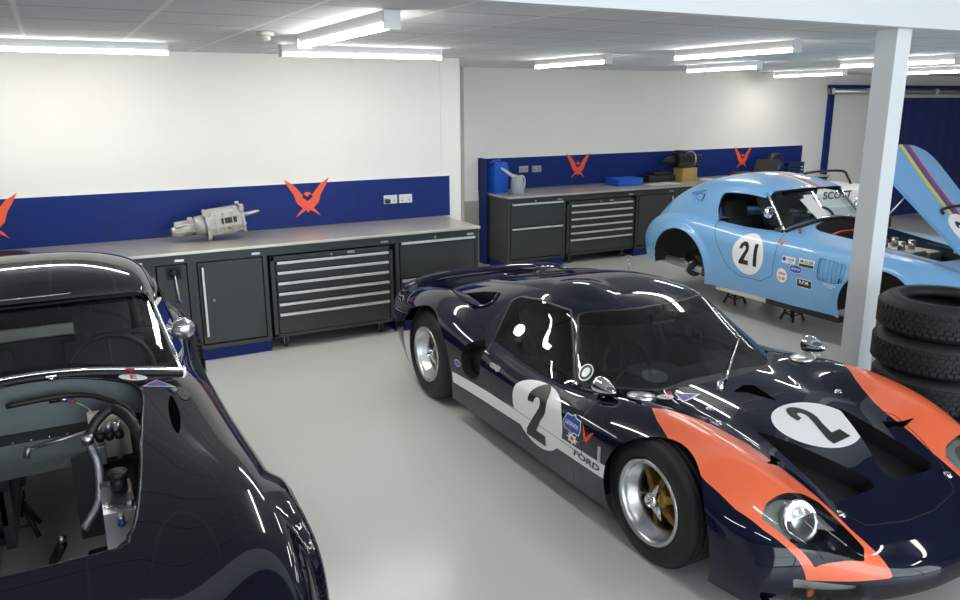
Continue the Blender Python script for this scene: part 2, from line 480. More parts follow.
# ================================================================== room and lights
def grid_ceiling_mat():
    m = bpy.data.materials.new('ceiling_tiles'); m.use_nodes = True; nt = m.node_tree; b = nt.nodes['Principled BSDF']
    b.inputs['Roughness'].default_value = .8
    tc = nt.nodes.new('ShaderNodeTexCoord'); sp = nt.nodes.new('ShaderNodeSeparateXYZ'); nt.links.new(tc.outputs['Object'], sp.inputs[0])
    def ln(sock, off, per, wd):
        a = nt.nodes.new('ShaderNodeMath'); a.operation = 'ADD'; a.inputs[1].default_value = off + 60; nt.links.new(sock, a.inputs[0])
        d = nt.nodes.new('ShaderNodeMath'); d.operation = 'MODULO'; d.inputs[1].default_value = per; nt.links.new(a.outputs[0], d.inputs[0])
        l = nt.nodes.new('ShaderNodeMath'); l.operation = 'LESS_THAN'; l.inputs[1].default_value = wd; nt.links.new(d.outputs[0], l.inputs[0]); return l
    n = nt.nodes.new('ShaderNodeTexNoise'); n.inputs['Scale'].default_value = 90; nt.links.new(tc.outputs['Object'], n.inputs['Vector'])
    mx = nt.nodes.new('ShaderNodeMix'); mx.data_type = 'RGBA'; mx.inputs[6].default_value = (.66, .69, .69, 1); mx.inputs[7].default_value = (.80, .83, .83, 1); nt.links.new(n.outputs['Fac'], mx.inputs[0])
    lx = ln(sp.outputs['X'], .092, .6, .024); ly = ln(sp.outputs['Y'], .0, .6, .016)
    m2 = nt.nodes.new('ShaderNodeMix'); m2.data_type = 'RGBA'; m2.inputs[7].default_value = (.36, .37, .37, 1); nt.links.new(mx.outputs[2], m2.inputs[6]); nt.links.new(ly.outputs[0], m2.inputs[0])
    m3 = nt.nodes.new('ShaderNodeMix'); m3.data_type = 'RGBA'; m3.inputs[7].default_value = (.95, .95, .93, 1); nt.links.new(m2.outputs[2], m3.inputs[6]); nt.links.new(lx.outputs[0], m3.inputs[0])
    nt.links.new(m3.outputs[2], b.inputs['Base Color'])
    return m

M['wall'] = mat('painted_wall', (0.80, 0.79, 0.74), 0.6, noise=0.02, nscale=1.5)
M['wall_white'] = mat('white_paint', (0.78, 0.82, 0.83), 0.5, noise=0.02)
M['rough_wall'] = mat('bare_blockwork', (0.38, 0.37, 0.34), 0.9, noise=0.35, nscale=6, bump=0.4, bscale=40)
M['floor'] = mat('epoxy_floor', (0.60, 0.60, 0.575), 0.22, noise=0.02, nscale=1.2, spec=0.5)
M['tube'] = mat('fluorescent_tube', (1, 1, 1), .5, emis=(1.0, .97, .93), estr=42)
M['fitting'] = mat('white_light_fitting', (.75, .76, .76), .4)
ZC = 2.52
def structure(o): o['kind'] = 'structure'; return o
def wallbox(name, a, b, m):
    q = MB(); q.box(a, b, m); return structure(q.build(name))
YL, YR, XJ = 7.35, 9.19, 3.72
wallbox('floor', (-7, -5, -.1), (18, 10, 0), M['floor'])
wallbox('ceiling', (-7, 3.2, ZC), (18, 10, ZC + .02), grid_ceiling_mat())
wallbox('wall_back_left', (-7, YL, 0), (XJ - .22, YL + .15, ZC), M['wall'])
q = MB(); q.box((XJ - .22, YL - .003, 0), (XJ, YR + .15, ZC), M['wall']); structure(q.build('wall_return'))
wallbox('wall_back_right', (XJ, YR, 0), (18, YR + .15, ZC), M['wall'])
wallbox('wall_left', (-7.1, -5, 0), (-7, 10, 4.2), M['wall'])
wallbox('wall_right', (18, -5, 0), (18.1, 10, 4.2), M['wall'])
q = MB(); q.box((-7, -5.1, 0), (-3, -5, 4.2), M['wall']); q.box((9, -5.1, 0), (18, -5, 4.2), M['wall']); q.box((-3, -5.1, 3.9), (9, -5, 4.2), M['wall']); q.box((-3, -5.1, 0), (9, -5, .2), M['wall']); structure(q.build('wall_front'))
q = MB(); [q.box((x, -5.08, .2), (x + .06, -5.02, 3.9), M['wall_white']) for x in (-3, -1, 1, 3, 5, 7, 8.94)]; q.box((-3, -5.08, 2.0), (9, -5.02, 2.06), M['wall_white']); structure(q.build('window_1'))
la = bpy.data.lights.new('daylight', 'AREA'); la.shape = 'RECTANGLE'; la.size = 12; la.size_y = 3.7; la.energy = 560; la.color = (.82, .91, 1.0)
lo = bpy.data.objects.new('daylight', la); COL.objects.link(lo); lo.location = (3, -5.2, 2.05); lo.rotation_euler = (PI / 2, 0, 0)
M['roof_dark'] = mat('grey_roof_lining', (.16, .17, .19), .8)
wallbox('ceiling_high', (-7, -5, 4.2), (18, 3.2, 4.25), M['roof_dark'])
wallbox('trim_1', (-7, 3.12, ZC - .004), (18, 3.2, 4.2), M['wall_white'])   # bulkhead face over the ceiling edge
wallbox('trim_2', (-7, 3.2, ZC + .02), (18, 3.25, 4.2), M['wall_white'])
q = MB(); q.box((4.66, YR - .10, 0), (4.86, YR, ZC), M['wall']); structure(q.build('trim_3'))
q = MB(); q.box((3.725, 7.55, 0), (4.655, 9.18, 1.02), M['rough_wall']) if False else q.box((4.655, YR - .112, 0), (4.865, YR - .101, .83), M['rough_wall']); structure(q.build('trim_4'))

def batten(cx, cy, L, alongx, label, zc=ZC, grp='strip lights on the tiled ceiling'):
    r = thing('strip_light', label, 'ceiling light', (cx, cy, zc), 0 if alongx else PI / 2, grp)
    q = MB(); q.prism([(-.036, 0), (.036, 0), (.036, -.058), (-.036, -.058)], -L / 2, L / 2, M['fitting'], 'x')
    q.box((-L / 2 - .012, -.044, -.088), (-L / 2, .044, 0), M['fitting'], .004); q.box((L / 2, -.044, -.088), (L / 2 + .012, .044, 0), M['fitting'], .004)
    q.build('housing', r)
    t = MB(); t.prism([(-.039, -.0585), (-.034, -.074), (-.024, -.080), (.024, -.080), (.034, -.074), (.039, -.0585)], -L / 2 + .002, L / 2 - .002, M['tube'], 'x'); t.build('diffuser', r)
    return r
batten(-.05, 6.36, 1.74, True, 'strip light near the back wall, left of the smoke detector, above the blue splashback')
batten(2.27, 6.16, 1.32, True, 'strip light near the back wall, right of the smoke detector, running along the wall')
batten(1.50, 4.42, 1.48, False, 'strip light right of the smoke detector, pointing at the back wall')
batten(4.66, 6.74, 1.2, False, 'short strip light over the gap between the two workbenches')
batten(4.86, 4.78, 1.25, False, 'strip light left of the pillar top, nearest to the white bulkhead edge')
batten(7.03, 7.05, 1.1, False, 'strip light near the back right wall, second row from the pillar')
batten(7.75, 5.35, 1.25, False, 'strip light passing behind the top of the white pillar')
batten(9.9, 8.2, 1.2, False, 'farthest strip light low on the right, left of the pillar')
batten(10.6, 6.6, 1.2, False, 'strip light at the right edge of the picture, right of the pillar')
# pillar
q = MB(); q.box((4.615, 3.20, 0), (4.755, 3.345, ZC), M['wall_white'], .006); structure(q.build('trim_5'))
# lights of the high bay behind the viewpoint, hanging over the cars
for i, (x, y) in enumerate(((-1.6, .2), (1.2, .2), (4.2, .2), (7.2, .2), (-1.6, -2.4), (1.2, -2.4), (4.2, -2.4), (7.2, -2.4))):
    batten(x, y, 1.7, False, 'strip light of the high bay behind the viewpoint', 4.2, 'strip lights of the high bay')
# ================================================================== low racing coupe: surface nets
def gt_body_net():
    # s, bow, centre z0, z1(w=.22), (inner w,z), (crest w,z), (shoulder w,z), (max w,z), (low w,z), (sill w,z)
    R = [
     (-.74, .30, .135, .135, (.42,.135), (.52,.135), (.63,.135), (.70,.14), (.70,.135), (.64,.13)),
     (-.88, .32, .150, .150, (.42,.150), (.54,.150), (.67,.160), (.76,.17), (.75,.155), (.70,.13)),
     (-.955,.32, .225, .225, (.42,.230), (.56,.240), (.70,.235), (.785,.215),(.775,.175),(.72,.13)),
     (-.95, .31, .300, .302, (.42,.315), (.57,.345), (.71,.325), (.80,.265),(.79,.20), (.74,.13)),
     (-.89, .28, .350, .355, (.41,.380), (.57,.430), (.72,.405), (.82,.31), (.81,.22), (.76,.13)),
     (-.75, .20, .415, .420, (.40,.440), (.58,.510), (.73,.485), (.845,.37),(.84,.25), (.79,.135)),
     (-.55, .10, .490, .495, (.39,.505), (.59,.590), (.735,.550), (.865,.42),(.86,.28), (.82,.145)),
     (-.30, .03, .565, .570, (.39,.570), (.60,.655), (.748,.620), (.88,.475), (.875,.30),(.84,.155)),
     ( .00, .00, .625, .628, (.40,.622), (.61,.690), (.752,.660), (.885,.50),(.88,.31), (.85,.16)),
     ( .28, .00, .655, .655, (.42,.640), (.62,.680), (.755,.650), (.885,.51),(.88,.32), (.85,.16)),
     ( .55, .00, .662, .660, (.44,.630), (.63,.645), (.76,.622), (.88,.50), (.875,.32),(.85,.16)),
     ( .85, .00, .640, .635, (.46,.605), (.64,.605), (.76,.600), (.87,.49), (.87,.32), (.85,.16)),
     (1.20, .00, .640, .635, (.46,.610), (.64,.612), (.77,.605), (.865,.49),(.87,.32), (.85,.16)),
     (1.55, .00, .72,  .71,  (.46,.66),  (.64,.650), (.775,.640),(.865,.50),(.87,.33), (.85,.16)),
     (1.85, .00, .80,  .79,  (.46,.75),  (.65,.745), (.78,.705), (.88,.55), (.88,.35), (.85,.16)),
     (2.15, .00, .80,  .79,  (.46,.765), (.66,.795), (.79,.755), (.90,.60), (.895,.38),(.86,.17)),
     (2.45, .00, .77,  .76,  (.46,.745), (.66,.795), (.79,.760), (.905,.61),(.90,.40), (.87,.18)),
     (2.72, .00, .735, .73,  (.46,.720), (.66,.755), (.78,.725), (.895,.58),(.885,.37),(.85,.21)),
     (2.90, .00, .725, .722, (.46,.712), (.64,.725), (.76,.695), (.86,.55), (.85,.38), (.80,.26)),
     (3.02, .00, .735, .732, (.46,.722), (.63,.722), (.745,.685),(.82,.54), (.81,.38), (.77,.30)),
     (3.03, -.03, .690,.690, (.46,.680), (.62,.672), (.735,.64), (.80,.52), (.80,.37), (.79,.30)),
     (2.99, -.03, .60, .60,  (.46,.59),  (.62,.58),  (.73,.56),  (.79,.46), (.79,.38), (.78,.33)),
     (2.97, -.03, .44, .44,  (.46,.44),  (.62,.44),  (.72,.44),  (.77,.44), (.77,.42), (.76,.41)),
    ]
    G = []
    for r in R:
        s, bow, z0, z1 = r[:4]; pts = [(0, z0), (.22, z1)] + list(r[4:])
        # extra point between shoulder and max for a round flank
        pts = pts[:4] + [pts[4]] + [((pts[4][0] * .38 + pts[5][0] * .62) + .012, pts[4][1] * .55 + pts[5][1] * .45)] + pts[5:]
        half = [(w, s + bow * (w / .8) ** 2.2, z) for w, z in pts]
        G.append([(-w, y, z) for w, y, z in half[::-1]] + half[1:])
    return G

def gt_canopy_net():
    # each row: centre, .26, .44, edge, side mid, belt, below belt : (w, s, z)
    R = [
     [(0,.27,.600),(.26,.29,.598),(.46,.36,.590),(.60,.50,.575),(.68,.62,.570),(.76,.70,.56),(.80,.74,.52)],
     [(0,.42,.668),(.26,.44,.665),(.45,.50,.650),(.61,.62,.622),(.69,.73,.605),(.755,.78,.585),(.80,.82,.54)],
     [(0,.60,.765),(.26,.62,.760),(.43,.67,.745),(.575,.77,.715),(.655,.84,.68),(.742,.88,.600),(.795,.92,.54)],
     [(0,.79,.858),(.25,.80,.853),(.41,.84,.840),(.53,.91,.810),(.62,.97,.74),(.735,1.00,.608),(.79,1.02,.54)],
     [(0,.97,.930),(.25,.975,.926),(.40,1.00,.915),(.500,1.04,.890),(.60,1.08,.77),(.732,1.10,.612),(.79,1.11,.54)],
     [(0,1.12,.972),(.25,1.12,.968),(.40,1.14,.952),(.500,1.17,.915),(.60,1.20,.78),(.732,1.21,.616),(.79,1.21,.54)],
     [(0,1.32,.993),(.25,1.32,.990),(.40,1.33,.970),(.505,1.34,.922),(.60,1.35,.79),(.735,1.35,.622),(.79,1.35,.54)],
     [(0,1.52,.992),(.25,1.52,.988),(.40,1.53,.965),(.510,1.53,.912),(.61,1.53,.80),(.740,1.53,.640),(.80,1.53,.55)],
     [(0,1.74,.970),(.25,1.74,.965),(.40,1.74,.940),(.520,1.74,.888),(.62,1.74,.80),(.745,1.74,.670),(.80,1.74,.58)],
     [(0,2.00,.925),(.25,2.00,.918),(.41,2.00,.892),(.530,2.00,.845),(.63,2.00,.79),(.750,2.00,.700),(.80,2.00,.62)],
     [(0,2.30,.865),(.25,2.30,.858),(.41,2.30,.832),(.540,2.30,.795),(.64,2.30,.74),(.740,2.30,.680),(.79,2.30,.62)],
     [(0,2.62,.785),(.25,2.62,.780),(.41,2.62,.762),(.540,2.62,.732),(.64,2.62,.69),(.730,2.62,.640),(.78,2.62,.60)],
     [(0,2.90,.700),(.25,2.90,.695),(.41,2.90,.680),(.540,2.90,.655),(.64,2.90,.63),(.730,2.90,.600),(.78,2.90,.56)],
    ]
    return [[(-w, y, z) for w, y, z in r[::-1]] + list(r[1:]) for r in R]

def gt_surfaces():
    b = TM.grid(bsurf(gt_body_net(), 9, 7)); c = TM.grid(bsurf(gt_canopy_net(), 9, 7))
    for t in (b, c):
        i = np.argmax(t.V[:, 2])
        if t.N[i, 2] < 0: t.flip()
    # driver's head clearance blister on the near half of the roof
    V = c.V; r2 = ((V[:, 0] + .25) / .19) ** 2 + ((V[:, 1] - 1.30) / .26) ** 2
    m = V[:, 2] > .85
    V[:, 2] += np.where(m, .028 * np.clip(1 - r2, 0, 1) ** 1.5, 0)
    # rear wing air scoops behind the doors
    c.normals()
    if c.N[np.argmax(c.V[:, 2]), 2] < 0: c.flip()
    return b, c
# ================================================================== low racing coupe: assembly
def both(f):
    """mirror a function of V to both sides"""
    def g(V):
        A = V.copy(); A[:, 0] = -np.abs(A[:, 0]); return f(A)
    return g

def race_wheel(name, parent, loc, side, R, tw, rr, gold=M['gold'], depth=0.10):
    """side=-1: outer face toward -x. R tyre radius, tw tyre width, rr rim radius"""
    w = thing(name, None, None) if False else bpy.data.objects.new(name, None)
    put(w, parent); w.location = loc
    s = side; h = tw / 2
    t = MB()
    prof = [(rr, -h * .86), (rr + .012, -h * .93), (rr + .045, -h), (R - .060, -h * 1.0), (R - .028, -h * .93), (R - .010, -h * .82), (R - .002, -h * .6), (R, 0), (R - .002, h * .6),
            (R - .010, h * .82), (R - .028, h * .93), (R - .060, h), (rr + .045, h), (rr + .012, h * .93), (rr, h * .86)]
    t.lathe(prof, M['rubber'], 64, 'x')
    for k in range(-2, 3): t.lathe([(R - .0015, k * h * .30 - .004), (R + .0022, k * h * .30 - .003), (R + .0022, k * h * .30 + h * .2), (R - .0015, k * h * .30 + h * .21)], M['rubber'], 64, 'x')
    t.build('tyre', w)
    r = MB(); o = s * h
    pr = [(rr + .014, o * .93), (rr + .016, o * .99), (rr + .004, o * 1.0), (rr - .006, o * .95), (rr - .010, o * .80), (rr - .016, o * .60), (rr - .040, o * .40), (rr - .046, o * .1), (rr - .03, -o * .5), (rr + .014, -o * .93)]
    r.lathe(pr, M['alu'], 64, 'x'); r.build('rim', w)
    sp = MB(); zc = o * .38
    for k in range(6):
        a = 2 * PI * k / 6 + .2
        mt = Matrix.Rotation(a, 4, 'X')
        w0, w1 = .030, .018
        sp.add([(zc - s * .03, -w0, .03), (zc - s * .03, w0, .03), (zc + s * .012, w0 * .7, .03), (zc + s * .012, -w0 * .7, .03),
                (zc - s * .06, -w1, rr - .035), (zc - s * .06, w1, rr - .035), (zc - s * .02, w1 * .7, rr - .035), (zc - s * .02, -w1 * .7, rr - .035)],
               [(0, 1, 2, 3), (4, 7, 6, 5), (0, 4, 5, 1), (1, 5, 6, 2), (2, 6, 7, 3), (3, 7, 4, 0)], gold, False, mt)
    sp.lathe([(.0, zc - s * .05), (.062, zc - s * .05), (.062, zc + s * .005), (.045, zc + s * .02), (0, zc + s * .02)], gold, 32, 'x')
    sp.build('spokes', w)
    kn = MB()
    kn.lathe([(.0, zc + s * .015), (.036, zc + s * .015), (.036, zc + s * .045), (.026, zc + s * .06), (.022, zc + s * .06), (.020, zc + s * .035), (0, zc + s * .035)], M['chrome'], 28, 'x')
    for k in range(3):
        mt = Matrix.Rotation(2 * PI * k / 3 + .35, 4, 'X')
        kn.add([(zc + s * .02, -.022, .02), (zc + s * .02, .022, .02), (zc + s * .045, .018, .02), (zc + s * .045, -.018, .02),
                (zc + s * .02, -.004, .095), (zc + s * .02, .004, .095), (zc + s * .032, .004, .095), (zc + s * .032, -.004, .095)],
               [(0, 1, 2, 3), (4, 7, 6, 5), (0, 4, 5, 1), (1, 5, 6, 2), (2, 6, 7, 3), (3, 7, 4, 0)], M['chrome'], False, mt)
    kn.build('wheel_nut', w)
    d = MB(); d.lathe([(0, -s * .02), (rr - .06, -s * .02), (rr - .06, 0), (0, 0)], M['dark_oily'], 40, 'x'); d.build('brake_disc', w)
    return w

def wheel_well(parent, s0, z0, r, w0, w1, name='wheel_arch_liner'):
    for sg in (-1, 1):
        mb = MB(); mt = Matrix.Translation((0, s0, z0))
        mb.lathe([(0.02, sg * w0), (r, sg * w0), (r, sg * w1)], M['trim_black'], 40, 'x', mt, True, PI * 1.06, -.1)
        mb.build(name, parent, fix=False)

def seam(items, f, wd=.0022, m=None):
    out = []
    for t, mm in items:
        if len(t.F) == 0: continue
        t = t.refine(f, .012)
        neg, rest = t.cut(lambda V: f(V) + wd); mid, pos = rest.cut(lambda V: f(V) - wd)
        out += [(neg, mm), (pos, mm), (mid, m or M['trim_black'])]
    return out

def paint(items, f, m, only=None):
    """recolour the part with f<0"""
    out = []
    for t, mm in items:
        if len(t.F) == 0 or (only is not None and mm is not only): out.append((t, mm)); continue
        t = t.refine(f, .02); neg, pos = t.cut(f); out += [(neg, m), (pos, mm)]
    return out

def hole(items, f, keep=None):
    out = []; cutout = []
    for t, mm in items:
        if len(t.F) == 0: continue
        t = t.refine(f, .02); neg, pos = t.cut(f); neg.f = f; out.append((pos, mm)); cutout.append((neg, mm))
    return out, [c for c in cutout if len(c[0].F)]

ORANGE = [(-.673, .165), (-.61, .07), (-.545, -.023), (-.50, -.11), (-.464, -.194), (-.442, -.278), (-.425, -.425), (-.405, -.541), (-.395, -.734), (-.355, -.897), (-.33, -1.0),
          (-.50, -.95), (-.60, -.85), (-.665, -.745), (-.745, -.6), (-.785, -.49), (-.803, -.343), (-.800, -.20), (-.774, -.07), (-.73, .06)]
HEADL = [(-.722, -.578), (-.682, -.562), (-.482, -.572), (-.437, -.605), (-.420, -.805), (-.452, -.832), (-.55, -.795), (-.627, -.756), (-.68, -.669)]
NOSTR = [(-.288, -.135), (-.055, -.560), (-.078, -.598), (-.315, -.603), (-.342, -.580)]
HOODP = [(-.373, -.045), (-.43, -.19), (-.468, -.316), (-.44, -.46), (-.39, -.60), (-.31, -.704), (-.10, -.742), (.10, -.742), (.31, -.704), (.39, -.60), (.44, -.46), (.468, -.316), (.43, -.19), (.373, -.045), (.15, .06), (-.15, .06)]
WSCR = [(-.695, .70), (-.62, .59), (-.56, .525), (-.42, .418), (-.25, .362), (-.10, .338), (.10, .338), (.25, .362), (.42, .418), (.56, .525), (.62, .59), (.695, .70), (.60, .86), (.475, 1.03),
        (.36, .985), (.25, .955), (.12, .938), (-.12, .938), (-.25, .955), (-.36, .985), (-.475, 1.03), (-.60, .86)]
SWIN = [(1.555, .650), (1.642, .862), (1.60, .885), (1.40, .905), (1.115, .903), (.785, .620), (.80, .608), (1.144, .603), (1.40, .612), (1.50, .625)]

def build_gt():
    XC, YC = 3.02, 2.495
    root = thing('racing_car', 'low dark navy race car with orange front wings and number 2 roundels', 'car', (XC, YC, 0))
    b, c = gt_surfaces(); full = Surf([b, c]); sb = Surf([b])
    navy = M['navy']
    items = [(b, navy)]
    # wheel arches
    for s0, z0, r in ((-.10, .30, .345), (2.285, .335, .385)):
        items, _ = hole(items, lambda V: np.where(np.abs(V[:, 0]) > .68, np.hypot(V[:, 1] - s0, V[:, 2] - z0) - r, 1))
    # cockpit opening, black scuttle
    items, _ = hole(items, lambda V: np.where(V[:, 2] > .4, sd_poly(V[:, :2], [(-.60, .64), (.60, .64), (.60, 1.50), (-.60, 1.50)], .03), 1))
    items = paint(items, lambda V: np.where(V[:, 2] > .4, sd_poly(V[:, :2], WSCR, -.005), 1), M['interior'])
    # orange wings
    fo = both(lambda V: np.maximum(sd_poly(V[:, :2], ORANGE), .298 - V[:, 2]))
    items = paint(items, fo, M['orange'], navy)
    # headlight openings, duct openings, bonnet vents
    items, hl = hole(items, both(lambda V: np.where(V[:, 2] > .34, sd_poly(V[:, :2], HEADL, .008), 1)))
    items, ns = hole(items, both(lambda V: np.where(V[:, 2] > .3, sd_poly(V[:, :2], NOSTR, .006), 1)))
    LAMP = [(-.69, .290), (-.475, .266), (-.462, .19), (-.60, .15), (-.67, .165)]
    fl = both(lambda V: np.where(V[:, 1] < -.6, sd_poly(V[:, [0, 2]], LAMP, .01), 1))
    items, lm = hole(items, fl)
    # side intake
    SI = [(1.54, .46), (1.55, .60), (1.62, .635), (1.70, .60), (1.745, .52), (1.72, .43), (1.61, .41)]
    items, si = hole(items, lambda V: np.where(np.abs(V[:, 0]) > .6, sd_poly(V[:, 1:], SI, .015), 1))
    # seams
    items = seam(items, lambda V: np.where(V[:, 2] > .3, sd_poly(V[:, :2] * np.array([1.09, 1]), HOODP, .03), 1))
    DOOR = [(.50, .70), (.43, .50), (.42, .385), (1.36, .385), (1.42, .50), (1.60, .70)]
    items = seam(items, lambda V: np.where(np.abs(V[:, 0]) > .6, sd_poly(V[:, 1:], DOOR), 1))
    # mouth: no hole, black colour stands in for the shade inside
    items = paint(items, lambda V: np.maximum.reduce([np.abs(V[:, 0]) - .42, V[:, 2] - .262, V[:, 1] + .6]), M['trim_black'], navy)
    # white side stripe and door roundel
    def stripe(V): return np.maximum.reduce([np.abs(V[:, 2] - (.372 - .022 * (V[:, 1] - .21))) - .038, .205 - V[:, 1], V[:, 1] - 1.88, .70 - np.abs(V[:, 0])])
    def rnd(V):
        q = V[:, 2] + (.885 - np.abs(V[:, 0])) * .75
        return np.where((V[:, 0] < -.6), (np.hypot((V[:, 1] - .862 - .10 * (q - .48)) / .262, (q - .468) / .198) - 1) * .2, 1)
    items = paint(items, stripe, M['white'], navy)
    items = paint(items, rnd, M['white'])
    items = seam(items, lambda V: np.where((np.abs(V[:, 0]) > .6) & (V[:, 1] > .5) & (V[:, 1] < 1.36), V[:, 2] - .385, 1), .0015)
    # bonnet roundel
    fb = lambda V: np.where(V[:, 2] > .4, np.hypot((V[:, 0] - .045) / .232, (V[:, 1] + .190) / .180) - 1, 1) * .2
    items = paint(items, fb, M['white'])
    rims = [(t.rim(.018), M['navy']) for t in [x[0] for x in items] if False]
    body = tm_obj('body', items, root)
    # turned-in edges of the arches and openings
    e = MB()
    wheel_well(root, -.10, .30, .338, .53, .70); wheel_well(root, 2.285, .335, .385, .50, .84)
    # recess pieces
    for nm, cut, dep, m1 in (('air_duct', ns, .085, M['trim_black']), ('side_intake', si, .07, M['trim_black'])):
        its = []
        for t, mm in cut: its += [(t.offset(-dep), m1), (t.rim(dep, lambda V, f=t.f: np.abs(f(V)) < 4e-3), m1)]
        tm_sides(nm, its, root)
    # headlights: bucket, lamp, cover
    its = []; cov = []
    for t, mm in hl:
        its += [(t.offset(-.13), M['navy']), (t.rim(.13, lambda V, f=t.f: np.abs(f(V)) < 4e-3), M['navy'])]; cov += [(t.offset(.001), M['glass'])]
    for t, mm in hl:
        _, back = t.cut(lambda V: V[:, 1] + .690 - .10 * (np.abs(V[:, 0]) - .58)); its.append((back.offset(-.042), M['lamp_back']))  # pale plate added in the bucket, imitates the cover's pale reflection
    hbs = tm_sides('headlight', its, root)
    for hb, t in zip(hbs, (-1, 1)): tm_obj('headlight_cover', [(TM(q.V, q.N, q.F[np.sign(q.V[q.F[:, 0], 0]) == t]).compact(), m) for q, m in cov], hb)
    for sg in (-1, 1):
        lam = MB(); mt = Matrix.Translation((sg * .590, -.625, .470)) @ Matrix.Rotation(sg * math.radians(8), 4, 'Z') @ Matrix.Rotation(math.radians(-28), 4, 'X')
        lam.lathe([(.076, -.012), (.082, -.022), (.082, -.03), (.076, -.034), (.070, -.030), (.045, -.040), (0, -.046)], M['lens'], 36, 'y', mt)
        lam.lathe([(.082, -.022), (.06, .05), (.02, .07), (0, .07)], M['alu'], 36, 'y', mt)
        lam.build('headlamp', hbs[0 if sg < 0 else 1])
    its = []; cov = []
    for t, mm in lm: its += [(t.offset(-.05), M['lamp_back']), (t.rim(.05, lambda V, f=t.f: np.abs(f(V)) < 4e-3), M['trim_black'])]; cov.append((t.offset(.001), M['glass']))
    fls = tm_sides('lower_lamp', its, root)
    for fq, t in zip(fls, (-1, 1)): tm_obj('lamp_cover', [(TM(q.V, q.N, q.F[np.sign(q.V[q.F[:, 0], 0]) == t]).compact(), m) for q, m in cov], fq)
    for sg in (-1, 1):
        a = MB(); a.ball((sg * .620, -.745, .225), .020, M['amber'], 14, (1, .6, 1)); a.build('indicator_lamp', fls[0 if sg < 0 else 1])
    # ---------------- canopy
    cit = [(c, navy)]
    # drop what lies below the lower body
    def below(V):
        out = []
        for v in V:
            p, n, _, _ = sb.b.find_nearest(Vector(v))
            if v[1] > .7 and v[1] < 1.80 and (abs(v[0]) < .60 or v[2] > .665): out.append(1.0); continue
            if n.z < -.2: n = -n
            out.append((Vector(v) - p).dot(n))
        return np.array(out)
    fw = lambda V: np.where(V[:, 1] < 1.2, sd_poly(V[:, :2], WSCR, .006), 1)
    fs = lambda V: np.where(V[:, 2] > .55, sd_poly(V[:, 1:], SWIN, .012), 1)
    cit, ws = hole(cit, fw); cit, sw = hole(cit, fs)
    cit = paint(cit, lambda V: fw(V) - .012, M['trim_black'])
    cit = paint(cit, lambda V: fs(V) - .008, M['trim_black'])
    # roof door cuts
    RD = [(-.20, 1.02), (-.24, 1.25), (-.27, 1.62), (-.80, 1.68), (-.80, .95)]
    cit = seam(cit, both(lambda V: np.where(V[:, 2] > .70, sd_poly(V[:, :2], RD, .02), 1)), .0018)
    roofT = []
    for t, mm in cit:
        if len(t.F) == 0: continue
        neg, pos = t.cut(lambda V: -(below(V) + .012)); roofT.append((neg, mm))
    # upper rear intakes beside the roof
    UI = [(-.535, 1.88), (-.60, 1.84), (-.645, 1.90), (-.668, 2.02), (-.665, 2.18), (-.635, 2.33), (-.585, 2.27), (-.55, 2.08)]
    roofT, ui = hole(roofT, both(lambda V: sd_poly(V[:, :2], UI, .012)))
    roof = tm_obj('roof', roofT, root)
    its = []
    for t, mm in ui: its += [(t.offset(-.06), M['void']), (t.rim(.06, lambda V, f=t.f: np.abs(f(V)) < 4e-3), M['trim_black'])]
    if its: tm_sides('upper_intake', its, root)
    for sg in (-1, 1):
        l = MB(); pts = [(-.535, 1.87), (-.60, 1.835), (-.648, 1.89), (-.674, 2.02), (-.672, 2.18), (-.64, 2.33)]
        P = []
        for x, y in pts:
            h = full.b.ray_cast(Vector((sg * abs(x), y, 2)), Vector((0, 0, -1))); P.append(h[0] + Vector((0, 0, .004)))
        l.tube(crv(P, 5), .011, navy, 8); l.build('intake_lip', root)
    tm_obj('windscreen', paint([(t, M['glass_tint']) for t, _ in ws], lambda V: .868 - V[:, 2], M['glass_band']), root)
    tm_sides('side_window', [(t, M['glass_side']) for t, _ in sw], root)
    sp = MB(); P0 = []; 
    for i in range(25):
        x = -.745 + 1.49 * i / 24; k = (abs(x) / .745) ** 4
        P0.append((x, 3.00 - .05 * k, .742 - .055 * k))
    vs = []
    for (x, y, z) in P0: vs += [(x, y - .05, z - .02), (x, y + .035, z + .040), (x, y + .042, z + .036), (x, y + .02, z - .03)]
    fs = []
    for i in range(24):
        for k in range(4): fs.append((4 * i + k, 4 * i + (k + 1) % 4, 4 * i + 4 + (k + 1) % 4, 4 * i + 4 + k))
    fs += [(0, 1, 2, 3), (96, 97, 98, 99)]
    sp.add(vs, fs, navy, True); sp.build('spoiler', root)
    # ---------------- interior
    it = MB()
    it.box((-.62, .62, .20), (.62, 1.62, .24), M['interior'])
    it.box((-.64, 1.58, .2), (.64, 1.62, .60), M['interior'], .01); it.box((-.48, 1.60, .58), (.48, 1.64, .84), M['interior'], .01)
    it.box((-.60, .52, .40), (.60, .72, .60), M['interior'], .03)
    it.box((-.70, .62, .2), (-.58, 1.6, .52), M['interior'], .02); it.box((.58, .62, .2), (.70, 1.6, .52), M['interior'], .02)
    it.build('cockpit_tub', root)
    for sg in (-1, 1):
        s_ = MB()
        mt = Matrix.Translation((sg * .30, 1.28, .30))
        s_.box((-.20, -.22, -.04), (.20, .22, .08), M['seat'], .05, mt)
        mt2 = Matrix.Translation((sg * .30, 1.42, .36)) @ Matrix.Rotation(math.radians(-28), 4, 'X')
        s_.box((-.20, -.04, 0), (.20, .06, .50), M['seat'], .045, mt2)
        s_.box((-.22, -.08, .0), (-.17, .06, .32), M['seat'], .02, mt2); s_.box((.17, -.08, .0), (.22, .06, .32), M['seat'], .02, mt2)
        s_.build('seat', root)
    st = MB(); mt = Matrix.Translation((-.28, .84, .60)) @ Matrix.Rotation(math.radians(68), 4, 'X')
